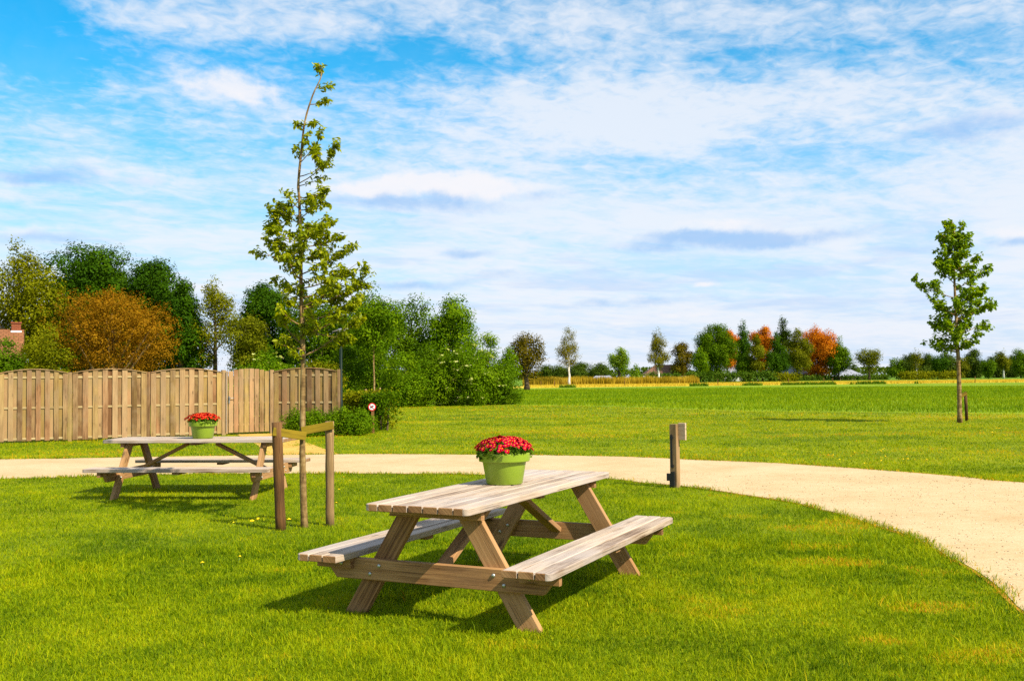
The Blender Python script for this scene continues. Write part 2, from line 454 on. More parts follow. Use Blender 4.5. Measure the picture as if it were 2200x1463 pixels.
M = {}
M['top_wood'] = wood('weathered_tabletop_wood', (.49, .395, .31), (.34, .255, .185), (.14, .082, .048), 0.75, stain=(.39, .34, .315), crack=0.8)
M['leg_wood'] = wood('larch_frame_wood', (.44, .25, .105), (.30, .15, .052), (.11, .046, .014), 0.75, stain=(.31, .175, .078))
M['end_wood'] = wood('end_grain_wood', (.36, .20, .085), (.24, .12, .045), (.10, .045, .018), 0.85, knots=False, gr=30)
M['fence_wood'] = wood('fence_board_wood', (.365, .235, .112), (.245, .148, .066), (.11, .058, .022), 0.85, stain=(.245, .165, .088), crack=0.5, board_var=0.9, hue=.75)
M['fence_back_wood'] = wood('fence_back_board_wood', (.34, .21, .095), (.245, .145, .062), (.12, .063, .022), 0.85, stain=(.25, .18, .065), crack=0.4, board_var=0.8, hue=.75)
M['rail_wood'] = wood('fence_rail_wood', (.42, .32, .16), (.33, .24, .11), (.2, .13, .05), 0.85, crack=0.2)
M['stake_dark'] = wood('dark_stake_wood', (.16, .075, .022), (.095, .042, .012), (.035, .015, .005), 0.85, stain=(.13, .07, .02), gr=1.5)
M['stake_pale'] = wood('pale_stake_wood', (.31, .20, .085), (.20, .12, .048), (.08, .045, .017), 0.85, stain=(.21, .14, .065), gr=1.5)
M['tie_wood'] = wood('mossy_tie_board', (.27, .18, .006), (.18, .12, .004), (.08, .05, .003), 0.85, knots=False, stain=(.16, .125, .004))
M['post_wood'] = wood('oak_post_wood', (.36, .24, .12), (.26, .16, .07), (.12, .07, .03), 0.8, stain=(.28, .2, .11))
M['post_board'] = wood('pale_post_board', (.48, .36, .24), (.4, .29, .18), (.24, .16, .09), 0.8)
M['bolt'] = plain('galvanised_bolt', (.45, .46, .42), 0.4, 0.5, 0.8)
M['pot'] = plain('lime_plastic_pot', (.215, .315, .022), 0.38, 0.4, var=0.06, scale=4)
M['soil'] = plain('potting_soil', (.03, .02, .012), 0.95)
M['black_metal'] = plain('black_metal', (.012, .012, .013), 0.45, 0.4)
M['steel'] = plain('grey_steel', (.4, .4, .4), 0.35, 0.5, 0.7)
M['lamp_green'] = plain('dark_green_paint', (.002, .011, .006), 0.55, 0.2)
M['lamp_ring'] = plain('dull_grey_metal', (.12, .11, .09), .6, .3)
M['glass_dark'] = plain('dark_solar_glass', (.02, .025, .04), 0.15, 0.5)
M['sign_red'] = plain('sign_red_paint', (.55, .012, .015), 0.5)
M['sign_white'] = plain('sign_white_paint', (.8, .8, .8), 0.5, var=0.04)
M['sign_black'] = plain('sign_black_paint', (.015, .015, .015), 0.5)
M['bark_young'] = bark('young_tree_bark', (.06, .035, .012), (.19, .115, .04), (.34, .24, .10))
M['bark'] = bark('tree_bark', (.025, .017, .009), (.06, .042, .022), (.12, .085, .045), 0.3)
M['bark_birch'] = bark('birch_bark', (.25, .22, .19), (.6, .57, .52), (.8, .78, .74), 0.2)

# ------------------------------------------------------------------ ground, path, fields
def lawn_mat(name, stops, sc=1.0, stripes=0.0):
    m, nt, out = new_mat(name)
    g = nt.node('ShaderNodeNewGeometry')
    P = g.outputs['Position']
    n1 = nt.noise(P, 0.35 * sc, 4.0, 0.6)
    n2 = nt.noise(nt.vmul(P, (1, 0.35, 1)), 2.6 * sc, 4.0, 0.65)
    n3 = nt.noise(nt.vmul(P, (1, 0.5, 1)), 24.0 * sc, 3.0, 0.7)
    f = nt.add(nt.add(nt.mul(n1, 0.5), nt.mul(n2, 0.35)), nt.mul(n3, 0.35))
    if stripes:
        w = nt.noise(nt.vmul(P, (0.02, 0.22, 0)), 1.0, 3.0, 0.6)
        f = nt.add(f, nt.mul(nt.sub(w, 0.5), stripes))
    col = nt.ramp(nt.lin(f, 0.46, 0.76), stops)
    principled(nt, out, col, 0.9, 0.1, nt.bump(n3, 0.5, 0.03))
    return m

M['lawn_far'] = lawn_mat('mown_lawn', [(0, (.07, .11, .0008)), (.45, (.13, .17, .001)), (.8, (.19, .21, .002)), (1, (.26, .22, .005))], 0.6, 0.5)
M['field'] = lawn_mat('long_grass_field', [(0, (.10, .175, .0008)), (.5, (.16, .235, .001)), (1, (.24, .28, .002))], 0.35, 0.7)
M['dry'] = lawn_mat('dry_strip', [(0, (.34, .26, .02)), (.5, (.50, .36, .025)), (1, (.60, .45, .05))], 0.2, 0.5)
M['ground'] = lawn_mat('countryside_turf', [(0, (.07, .16, .005)), (.5, (.11, .2, .008)), (1, (.16, .24, .012))], 0.1)

def sand_mat(name, a, b, c, speck):
    m, nt, out = new_mat(name)
    g = nt.node('ShaderNodeNewGeometry'); P = g.outputs['Position']
    n1 = nt.noise(P, 0.8, 5.0, 0.6); n2 = nt.noise(P, 45.0, 3.0, 0.75); n3 = nt.noise(nt.vmul(P, (.5, 1.4, 1)), 7.0, 5.0, 0.75)
    f = nt.add(nt.add(nt.mul(n1, .35), nt.mul(n2, .5)), nt.mul(n3, .3))
    col = nt.ramp(nt.lin(f, .42, .70), [(0, a), (.5, b), (1, c)])
    vo = nt.node('ShaderNodeTexVoronoi'); nt.put(vo.inputs['Vector'], P); nt.put(vo.inputs['Scale'], 30.0)
    sx, _, _ = nt.sep(vo.outputs['Color'])
    sp = nt.mul(nt.smooth(vo.outputs['Distance'], .12, .3, 1, 0), nt.smooth(sx, .70, .78, 0, .5))
    col = nt.mix(sp, col, speck)
    principled(nt, out, col, 0.92, 0.1, nt.bump(n2, 0.6, 0.008))
    return m
M['path'] = sand_mat('shell_sand_path', (.37, .25, .12), (.47, .338, .185), (.54, .41, .25), (.13, .075, .03))
M['track'] = sand_mat('yellow_sand', (.36, .20, .035), (.48, .29, .06), (.56, .38, .11), (.26, .13, .025))
M['verge'] = sand_mat('bare_verge_soil', (.20, .085, .008), (.36, .16, .012), (.46, .27, .04), (.09, .05, .012))

def sheet(name, pts, z, mat):
    me = bpy.data.meshes.new(name)
    bm = bmesh.new()
    vs = [bm.verts.new((p[0], p[1], z)) for p in pts]
    fc = bm.faces.new(vs)
    if fc.normal.z < 0: fc.normal_flip()
    fc.normal_update()
    if fc.normal.z < 0: fc.normal_flip()
    bmesh.ops.triangulate(bm, faces=bm.faces[:])
    bm.to_mesh(me); bm.free()
    o = link(name, me, None, [mat]); o['kind'] = 'structure'
    return o
def smooth_line(pts, step=0.25, amp=0.03, seed=1):
    """densify an edge and roughen it like a grown-in turf edge"""
    out = []; rng = random.Random(seed); s = 0.0
    P = [Vector((p[0], p[1])) for p in pts]
    def cr(p0, p1, p2, p3, t):
        return 0.5 * ((2 * p1) + (-p0 + p2) * t + (2 * p0 - 5 * p1 + 4 * p2 - p3) * t * t + (-p0 + 3 * p1 - 3 * p2 + p3) * t ** 3)
    for i in range(len(P) - 1):
        p0 = P[max(i - 1, 0)]; p1 = P[i]; p2 = P[i + 1]; p3 = P[min(i + 2, len(P) - 1)]
        n = max(2, int((p2 - p1).length / step))
        for k in range(n): out.append(cr(p0, p1, p2, p3, k / n))
    out.append(P[-1])
    res = []
    for i, p in enumerate(out):
        t = (out[min(i + 1, len(out) - 1)] - out[max(i - 1, 0)]).normalized(); nrm = Vector((-t.y, t.x))
        s = i * step
        a = (float(vnoise(s * .7, seed * 7.7, seed, 4)) - .5) * 2 * amp * 2.2
        res.append(p + nrm * a)
    return res

FAR_PX = [(0, 987), (150, 985), (330, 981), (520, 978.5), (720, 976), (1000, 976.5), (1200, 979), (1380, 983), (1500, 987.7), (1673, 995), (1850, 1007), (2077, 1025), (2200, 1036.6)]
NEAR_PX = [(0, 1028), (150, 1024), (400, 1019), (750, 1017), (980, 1018.5), (1150, 1021), (1320, 1029), (1380, 1036), (1461, 1042), (1540, 1052), (1600, 1061.6), (1685, 1077),
           (1785, 1100), (1858, 1123), (1950, 1151), (2012, 1177), (2058, 1204), (2108, 1238.6), (2154, 1273), (2200, 1319)]
far_pts = [ground(*p) for p in FAR_PX]; near_pts = [ground(*p) for p in NEAR_PX]
# the path goes on outside the frame
far_pts = [Vector((-30, far_pts[0].y - 2.6, 0)), Vector((-18, far_pts[0].y - 0.6, 0))] + far_pts + [Vector((9.6, 12.2, 0)), Vector((10.6, 9.6, 0)), Vector((10.4, 5, 0)), Vector((9.6, -2, 0))]
near_pts = [Vector((-30, near_pts[0].y - 2.4, 0)), Vector((-16, near_pts[0].y - 0.5, 0))] + near_pts + [Vector((3.4, 5.6, 0)), Vector((3.6, 4.6, 0)), Vector((3.5, 2, 0)), Vector((3.2, -2, 0))]
far_edge = smooth_line(far_pts, .25, .05, 3); near_edge = smooth_line(near_pts, .2, .05, 8)
path_poly = far_edge + near_edge[::-1]
spur_px = [(505, 931.5), (588, 931.5), (634, 942), (680, 958), (735, 978), (735, 985), (545, 985), (575, 976), (552, 955)]
spur_poly = [ground(*p).xy for p in spur_px]

sheet('ground', [(-2500, -60), (2500, -60), (2500, 5000), (-2500, 5000)], -0.012, M['ground'])
fe = [ground(*p) for p in ((1040, 869), (1300, 873), (1600, 883), (1900, 886), (2200, 889))]
field_line = [(-60, 66), (-6, 62)] + [(p.x, p.y) for p in fe] + [(60, 40)]
sheet('lawn', [(-60, -20), (60, -20)] + field_line[::-1], -0.006, M['lawn_far'])
sheet('field', field_line + [(260, 60), (260, 158), (70, 158), (38, 156), (10, 150), (-20, 150), (-80, 150)], -0.004, M['field'])
sheet('dry_field', [(0, 150.05), (10, 150.05), (38, 156.05), (70, 158.05), (260, 158.05), (320, 235), (60, 215), (18, 190), (0, 182)], -0.003, M['dry'])
def offset_poly(edge, d):
    res = []
    for i, p in enumerate(edge):
        t = (edge[min(i + 1, len(edge) - 1)] - edge[max(i - 1, 0)]).normalized()
        w = d * (0.35 + 1.3 * float(vnoise(i * .35, d * 31, 5, 3)))
        res.append(p + Vector((-t.y, t.x)) * w)
    return res
verge_poly = offset_poly(far_edge, 0.09) + offset_poly(near_edge, -0.035)[::-1]
sheet('path_verge', verge_poly, 0.000, M['verge'])
sheet('sand_track', spur_poly, 0.002, M['track'])
sheet('path', path_poly, 0.004, M['path'])

# ------------------------------------------------------------------ grass blades
def in_poly(x, y, poly):
    px = np.array([p[0] for p in poly]); py = np.array([p[1] for p in poly])
    inside = np.zeros(len(x), bool); j = len(px) - 1
    for i in range(len(px)):
        c = ((py[i] > y) != (py[j] > y))
        if c.any():
            xi = (px[j] - px[i]) * (y - py[i]) / (py[j] - py[i] + 1e-12) + px[i]
            inside ^= c & (x < xi)
        j = i
    return inside
RS = np.random.RandomState(11)
M['grass'] = leaf('lawn_blade', [(0, (.042, .098, .0006)), (.28, (.148, .228, .0008)), (.55, (.278, .352, .001)), (.76, (.40, .425, .002)), (.90, (.57, .41, .008)), (1, (.60, .25, .015))], 0.46, 0.65, 0.08, (1.1, 1.05, 0.3))

def blades(name, x, y, h, w, rnd, seg2=True, lean=1.0, mat='grass', z0=0.0):
    n = len(x)
    a = RS.uniform(0, 2 * np.pi, n); la = RS.uniform(0, 2 * np.pi, n); lm = RS.uniform(.2, 1.25, n) * lean
    ux, uy = np.cos(a) * w / 2, np.sin(a) * w / 2
    tx, ty = np.cos(la) * lm * h, np.sin(la) * lm * h
    hh = h * np.sqrt(np.maximum(0.12, 1 - (lm * .85) ** 2))
    b = np.stack([x, y, np.full(n, z0)], 1)
    U = np.stack([ux, uy, np.zeros(n)], 1)
    if seg2:
        mid = b + np.stack([tx * .36, ty * .36, hh * .62], 1); tip = b + np.stack([tx, ty, hh], 1)
        V = np.stack([b - U, b + U, mid + U * .8, mid - U * .8, tip], 1).reshape(-1, 3)
        base = np.arange(n)[:, None] * 5
        tris = np.concatenate([base + np.array([[0, 1, 2]]), base + np.array([[0, 2, 3]]), base + np.array([[3, 2, 4]])], 0)
        return V, tris, np.repeat(rnd, 5)
    tip = b + np.stack([tx, ty, hh], 1)
    V = np.stack([b - U, b + U, tip], 1).reshape(-1, 3)
    tris = np.arange(n)[:, None] * 3 + np.array([[0, 1, 2]])
    return V, tris, np.repeat(rnd, 3)
def sector(n, r0, r1, half=36.0, power=0.0):
    """points in a sector round the standing point, density falling as r^-power"""
    u = RS.uniform(0, 1, n); k = 2 - power
    r = (r0 ** k + u * (r1 ** k - r0 ** k)) ** (1 / k) if abs(k) > 1e-6 else r0 * (r1 / r0) ** u
    t = RS.uniform(-R(half), R(half), n)
    return r * np.sin(t), r * np.cos(t)
TABLES = [(-0.0708, 7.1865, -0.4419), (-4.2163, 13.5949, -1.6658)]
def lawn_rnd(x, y, n):
    big = vnoise(x * .55, y * .75, 3, 3); mid = vnoise(x * 2.1, y * 2.1, 9, 3); dry = vnoise(x * 1.5 + 40, y * 2.6, 21, 3)
    fine = vnoise(x * 9, y * 9, 71, 2)
    f = 0.40 + (big - .5) * .60 + (mid - .5) * .50 + (fine - .5) * .36 + RS.normal(0, .20, n)
    f = np.where(f > .68, .68 + (f - .68) * .35, f)
    # worn, yellowed turf on the right and here and there elsewhere
    right = np.clip((x - 0.5) / 2.2, 0, 1) * np.clip((16 - y) / 6, 0, 1)
    f += np.clip((dry - (.62 - .10 * right)) * 5, 0, 1) * (.20 + .28 * right) * RS.uniform(.3, 1.2, n)
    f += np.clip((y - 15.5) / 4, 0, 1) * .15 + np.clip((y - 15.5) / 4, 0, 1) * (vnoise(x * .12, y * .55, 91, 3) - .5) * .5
    return np.clip(f, 0.0, 1.0)
vV, vT, vR = [], [], []; off = 0
for (n, r0, r1, pw, h0, w0, seg2) in ((480000, 4.0, 9.5, 1.2, .033, .0044, True), (400000, 9.5, 18, 1.2, .036, .0080, False), (320000, 18, 38, 1.3, .040, .016, False), (150000, 38, 66, 1.3, .05, .034, False)):
    x, y = sector(n, r0, r1, 37, pw)
    jx, jy = RS.normal(0, .035, n), RS.normal(0, .035, n)
    keep = ~in_poly(x + jx, y + jy, path_poly) & ~(in_poly(x + jx * 3, y + jy * 3, spur_poly) & (vnoise(x * 1.6, y * .8, 83, 3) + RS.normal(0, .05, n) < .60))
    ring = in_poly(x, y, verge_poly)
    keep &= ~(ring & (RS.uniform(0, 1, n) < .5))
    fl = np.interp(x, [p[0] for p in field_line], [p[1] for p in field_line])
    keep &= (y < fl) & ~((y > 24.5) & (x < -7.2) & (y > 29.5))
    x, y = x[keep], y[keep]; n = len(x)
    hn = vnoise(x * 1.3, y * 1.3, 31, 3); long_ = np.clip((vnoise(x * 1.1 + 7, y * 1.1, 57, 3) - .60) * 6, 0, 1)
    h = h0 * RS.uniform(.55, 1.35, n) * (.75 + .6 * hn) * (1 + 1.1 * long_ * RS.uniform(0, 1, n))
    w = w0 * RS.uniform(.6, 1.4, n) * (np.hypot(x, y) / ((r0 + r1) / 2)) ** .6
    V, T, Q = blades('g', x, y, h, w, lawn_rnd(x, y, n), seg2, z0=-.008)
    vV.append(V); vT.append(T + off); vR.append(Q); off += len(V)
# loose tufts of longer, paler grass, and growth creeping over the path edges
cx, cy = sector(150, 4.6, 10.5, 34, 1.0)
keep = (RS.uniform(0, 1, 150) < np.where(cx > .6, .75, .30)) & ~in_poly(cx, cy, path_poly); cx, cy = cx[keep], cy[keep]
k = 70; n = len(cx) * k
x = np.repeat(cx, k) + RS.normal(0, .10, n); y = np.repeat(cy, k) + RS.normal(0, .07, n)
V, T, Q = blades('g', x, y, RS.uniform(.05, .11, n), RS.uniform(.0035, .006, n), np.clip(np.repeat(RS.uniform(.42, .74, len(cx)), k) + RS.normal(0, .10, n), 0, 1), True, z0=-.008)
vV.append(V); vT.append(T + off); vR.append(Q); off += len(V)
for edge, sgn, cnt in ((near_edge, 1, 15000), (far_edge, -1, 16000)):
    E_ = np.array([(p.x, p.y) for p in edge]); E_ = E_[(E_[:, 1] > 3) & (np.abs(E_[:, 0]) < 14)]
    i = RS.randint(0, len(E_) - 1, cnt); f_ = RS.uniform(0, 1, (cnt, 1)); P_ = E_[i] * (1 - f_) + E_[i + 1] * f_
    clump_ = vnoise(P_[:, 0] * 2.2, P_[:, 1] * 2.2, 61, 3)
    keep = RS.uniform(0, 1, cnt) < np.clip((clump_ - .36) * 3.2, .10, 1); P_ = P_[keep]; n = len(P_)
    x = P_[:, 0] + RS.normal(0, .045, n); y = P_[:, 1] + RS.normal(0, .045, n); d_ = np.hypot(x, y)
    tone = np.where(RS.uniform(0, 1, n) < .22, RS.uniform(.85, 1, n), RS.uniform(.1, .62, n))
    V, T, Q = blades('g', x, y, RS.uniform(.03, .075, n), .0048 * (d_ / 7) ** .7 * RS.uniform(.7, 1.3, n), tone, True, 1.15, z0=-.004)
    vV.append(V); vT.append(T + off); vR.append(Q); off += len(V)
g = np_mesh('lawn_grass', np.concatenate(vV), np.concatenate(vT), np.concatenate(vR), [M['grass']])
props(g, 'short sunlit green lawn grass with yellowed patches around the picnic tables', 'grass', kind='stuff')

# loose pebbles on the path
n = 11000
x, y = sector(n, 5.0, 16, 36, 1.0); keep = in_poly(x, y, path_poly); x, y = x[keep], y[keep]; n = len(x)
sz = RS.uniform(.003, .0085, n) * (np.hypot(x, y) / 8) ** .35
oct_ = np.array([(1, 0, 0), (0, 1, 0), (-1, 0, 0), (0, -1, 0), (0, 0, .7), (0, 0, -.5)], float)
rot = RS.uniform(0, 6.28, n); V = np.repeat(oct_[None], n, 0) * sz[:, None, None] * RS.uniform(.7, 1.35, (n, 6, 1))
ca, sa = np.cos(rot)[:, None], np.sin(rot)[:, None]
V = np.stack([V[..., 0] * ca - V[..., 1] * sa + x[:, None], V[..., 0] * sa + V[..., 1] * ca + y[:, None], V[..., 2] + .006], -1).reshape(-1, 3)
fi = np.array([(0, 1, 4), (1, 2, 4), (2, 3, 4), (3, 0, 4), (1, 0, 5), (2, 1, 5), (3, 2, 5), (0, 3, 5)])
T = (np.arange(n)[:, None, None] * 6 + fi[None]).reshape(-1, 3)
M['pebble'] = leaf('sand_pebble', [(0, (.24, .165, .085)), (.4, (.38, .28, .16)), (.8, (.50, .41, .28)), (1, (.62, .56, .46))], 0.0, .8, .1)
props(np_mesh('gravel', V, T, np.repeat(RS.uniform(0, 1, n), 6), [M['pebble']]), 'loose pale pebbles lying on the sandy path', 'gravel', kind='stuff')

# long field grass beyond the mown lawn
M['field_grass'] = leaf('field_blade', [(0, (.085, .165, .0006)), (.5, (.17, .26, .0008)), (1, (.30, .34, .002))], 0.36, 0.65, 0.08, (1.1, 1.05, 0.3))
n = 260000
x, y = sector(n, 40, 125, 36, 1.0)
fl = np.interp(x, [p[0] for p in field_line], [p[1] for p in field_line])
keep = (y > fl + vnoise(x * .4, y * 0, 5, 2) * .8) & (y < 148) & (x > -4)
x, y = x[keep], y[keep]; n = len(x)
h = .17 * RS.uniform(.6, 1.3, n); w = .03 * (np.hypot(x, y) / 50) ** .8 * RS.uniform(.6, 1.4, n)
f = .45 + (vnoise(x * .06, y * .30, 2, 3) - .5) * .9 + RS.normal(0, .22, n)
V, T, Q = blades('g', x, y, h, w, np.clip(f, 0, 1), False, .6)
g = np_mesh('field_grass', V, T, Q, [M['field_grass']])
props(g, 'long bright green grass standing in the field behind the mown lawn', 'grass', kind='stuff')

# ------------------------------------------------------------------ foliage generators
def leaf_quads(P, N, size, rng, aspect=0.62, droop=0.0):
    """one folded rhombic leaf (4 verts) per point"""
    n = len(P)
    N = N / (np.linalg.norm(N, axis=1, keepdims=True) + 1e-9)
    t = rng.normal(0, 1, (n, 3)); t[:, 2] -= droop
    t -= N * (t * N).sum(1, keepdims=True); t /= (np.linalg.norm(t, axis=1, keepdims=True) + 1e-9)
    b = np.cross(N, t); s = size[:, None]
    a0 = P - t * s * .5; a2 = P + t * s * .5 - N * s * .12
    a1 = P + b * s * aspect * .5 + N * s * .10 - t * s * .05; a3 = P - b * s * aspect * .5 + N * s * .10 - t * s * .05
    return np.stack([a0, a1, a2, a3], 1).reshape(-1, 3)

def crown_points(prof, z0, z1, leaf_size, cover, rng, nlobes, clump, tight=1.0, hollow=.55, cx=0.0):
    """prof: (t, radius) pairs between z0 and z1. Returns leaf points, outward directions, random tone, lobe centres"""
    tt = np.array([p[0] for p in prof]); rr = np.array([p[1] for p in prof])
    ts = np.linspace(0, 1, 60); area = np.trapz(2 * np.interp(ts, tt, rr), ts) * (z1 - z0)
    nleaf = int(cover * area / (leaf_size ** 2 * .40))
    wts = np.interp(ts, tt, rr) + 1e-3; wts /= wts.sum()
    lt = rng.choice(ts, nlobes, p=wts); lr0 = np.interp(lt, tt, rr)
    ang = rng.uniform(0, 2 * np.pi, nlobes); rad_ = lr0 * .78 * rng.uniform(0, 1, nlobes) ** .55
    L = np.stack([np.cos(ang) * rad_, np.sin(ang) * rad_, z0 + lt * (z1 - z0)], 1)
    edge = np.minimum(lt, 1 - lt) * (z1 - z0)
    rm = rr.max()
    lrad = np.maximum(lr0, .42 * rm) * rng.uniform(.27, .50, nlobes)
    lrad = np.minimum(lrad, np.maximum(edge * 1.3, rm * .16)) + 1e-3
    per = max(4, clump); nc = max(1, nleaf // per)
    li = rng.choice(nlobes, nc, p=(lrad ** 2) / (lrad ** 2).sum())
    d = rng.normal(0, 1, (nc, 3)); d[:, 2] += .25; d /= np.linalg.norm(d, axis=1, keepdims=True)
    C = L[li] + d * (lrad[li] * rng.uniform(hollow, 1.04, nc))[:, None]
    tone = np.repeat(np.clip(.5 + rng.normal(0, .13, nc) + (rng.uniform(-.18, .18, nlobes))[li], 0, 1), per)
    cs = leaf_size * 1.15 * tight
    O = rng.normal(0, 1, (nc * per, 3)); O = O / (np.linalg.norm(O, axis=1, keepdims=True) + 1e-6) * np.minimum(np.linalg.norm(O, axis=1, keepdims=True), 2.1)
    P = np.repeat(C, per, 0) + O * cs
    D = np.repeat(d, per, 0) * .75 + O * .42
    tone = np.clip(tone + rng.normal(0, .07, len(tone)), 0, 1)
    return P, D, tone, L, lrad

def tree(name, loc, prof, z0, z1, mats, label, cat='tree', group=None, leaf_size=.3, cover=4.0, nlobes=14, clump=8, seed=1, fine=.52, dense=1.9,
         trunk_r=.2, bark_mat='bark', droop=0.0, aspect=.65, tight=1.0, hollow=.55, limbs=8, trunk_top=.75, lean=0.0, blossoms=None, up=.4):
    rng = np.random.RandomState(seed)
    root = empty(name, loc, rng.uniform(0, 6.28), label, cat, group)
    leaf_size *= fine; cover *= dense; clump = int(clump * 1.8); nlobes = int(nlobes * 2.2); hollow = max(hollow, .6)
    P, D, tone, L, lrad = crown_points(prof, z0, z1, leaf_size, cover, rng, nlobes, clump, tight * 1.15, hollow)
    P[:, 2] = np.maximum(P[:, 2], .05)
    N = D + rng.normal(0, .30, P.shape); N[:, 2] += up * .8
    V = leaf_quads(P, N, leaf_size * rng.uniform(.65, 1.3, len(P)), rng, aspect, droop)
    np_mesh('crown', V, 4, np.repeat(tone, 4), [M[mats]], root)
    mb = MB(seed); H = z1
    zt = z0 + (z1 - z0) * trunk_top
    k = 7; pts = []; rad_ = []
    for i in range(k + 1):
        t = i / k
        pts.append((rng.uniform(-.3, .3) * trunk_r * (t > 0), rng.uniform(-.3, .3) * trunk_r * (t > 0), t * zt)); rad_.append(trunk_r * (1.25 if i == 0 else 1) * (1 - .82 * t))
    mb.tube(pts, rad_, 8)
    order = np.argsort(-lrad)[:limbs]
    for i in order:
        tgt = L[i]; zs = max(z0 * .6, tgt[2] - (math.hypot(tgt[0], tgt[1]) * 1.0 + .3 * lrad[i]))
        zs = min(max(zs, .15 * zt), zt * .96); f = 1 - .82 * zs / zt
        s = Vector((0, 0, zs)); e = Vector(tgt); mid = s.lerp(e, .5) + Vector((0, 0, -.06 * (e - s).length))
        mb.tube([s, mid, e], [trunk_r * f * .55, trunk_r * f * .34, trunk_r * .07], 5, False)
    mb.build('trunk', M[bark_mat], root)
    if blossoms:
        nb, bs = blossoms
        sel = rng.choice(len(P), nb * 3, replace=False); sel = sel[(D[sel][:, 2] > -.2) & (D[sel][:, 1] < .6)][:nb]
        B = np.repeat(P[sel] + D[sel] * leaf_size * .8, 7, 0) + rng.normal(0, bs * .35, (len(sel) * 7, 3)) * np.array([1, 1, .4])
        BN = rng.normal(0, .4, B.shape); BN[:, 2] += 1
        np_mesh('blossoms', leaf_quads(B, BN, np.full(len(B), bs * .55), rng, .9), 4, np.repeat(rng.uniform(0, 1, len(B)), 4), [M['blossom']], root)
    return root
def px_tree(name, u, vtop, vbase_crown, wpx, Y, shape, mats, label, ground_v=None, **kw):
    """tree of measured size: crown top, crown bottom and width in photo pixels, standing at distance Y"""
    p = at(u, 760, Y); z1 = at(u, vtop, Y).z; z0 = max(at(u, vbase_crown, Y).z, 0.0); r = wpx / 2 / FPX * Y * 1.04
    prof = [(t, k * r) for t, k in SHAPES[shape]]
    kw.setdefault('trunk_r', max(.05, r * .07))
    return tree(name, (p.x, Y, 0), prof, z0, z1, mats, label, **kw)
SHAPES = {
    'round': [(0, .45), (.15, .8), (.4, 1), (.65, .97), (.85, .74), (1, .34)],
    'dome': [(0, .85), (.2, 1), (.5, .98), (.75, .84), (.92, .58), (1, .32)],
    'oval': [(0, .3), (.2, .75), (.45, 1), (.7, .85), (.88, .5), (1, .12)],
    'column': [(0, .6), (.2, .95), (.5, 1), (.75, .8), (.92, .4), (1, .1)],
    'cone': [(0, .9), (.12, 1), (.4, .8), (.7, .48), (.9, .2), (1, .05)],
    'birch': [(0, .35), (.12, .8), (.35, 1), (.6, .85), (.85, .5), (1, .12)],
    'vase': [(0, .2), (.25, .55), (.55, .95), (.75, 1), (.92, .6), (1, .2)],
    'bush': [(0, .9), (.3, 1), (.6, .9), (.85, .6), (1, .2)],
    'fan': [(0, .12), (.3, .5), (.6, .9), (.8, 1), (1, .55)],
}
G = lambda a, b, c, **k: [(0, a), (.5, b), (1, c)]
M['lf_oak'] = leaf('oak_leaf_dark', G((.012, .038, .0006), (.032, .082, .001), (.075, .150, .002)), .30)
M['lf_mid'] = leaf('leaf_mid_green', G((.028, .065, .0008), (.072, .140, .001), (.15, .23, .003)), .36)
M['lf_bright'] = leaf('leaf_bright_green', G((.036, .088, .0008), (.105, .195, .0015), (.22, .31, .004)), .38)
M['lf_olive'] = leaf('leaf_olive', G((.050, .062, .001), (.115, .13, .002), (.21, .21, .006)), .35)
M['lf_yellow'] = leaf('leaf_yellow_green', G((.075, .09, .001), (.17, .18, .002), (.30, .28, .006)), .38)
M['lf_brown'] = leaf('leaf_orange_brown', G((.10, .065, .001), (.25, .120, .003), (.40, .22, .008)), .36, tint=(1.2, .95, .3))
M['lf_orange'] = leaf('leaf_orange', G((.26, .070, .001), (.50, .155, .003), (.62, .25, .012)), .34, tint=(1.2, .9, .3))
M['lf_brownoak'] = leaf('leaf_brown_olive', G((.05, .042, .001), (.115, .090, .003), (.19, .145, .008)), .32)
M['lf_birch'] = leaf('leaf_birch', G((.07, .07, .002), (.16, .15, .004), (.27, .23, .012)), .38)
M['lf_dull'] = leaf('leaf_far_green', G((.025, .052, .004), (.055, .090, .006), (.10, .14, .010)), .28)
M['lf_dark'] = leaf('leaf_very_dark', G((.015, .035, .001), (.035, .062, .002), (.065, .10, .004)), .28)
M['lf_young'] = leaf('young_tree_leaf', G((.075, .125, .0008), (.25, .30, .0015), (.46, .46, .006)), .50, .45, .2)
M['lf_lime'] = leaf('lime_leaf', G((.050, .115, .0008), (.165, .265, .0015), (.32, .41, .004)), .50, .45, .2)
M['blossom'] = leaf('elder_blossom', G((.38, .42, .08), (.50, .52, .14), (.62, .6, .25)), .2)
M['reed'] = leaf('dry_reed', G((.16, .13, .006), (.36, .24, .012), (.50, .36, .04)), .3)
M['scrub'] = leaf('scrub_leaf', G((.045, .09, .003), (.08, .16, .004), (.16, .22, .01)), .3)

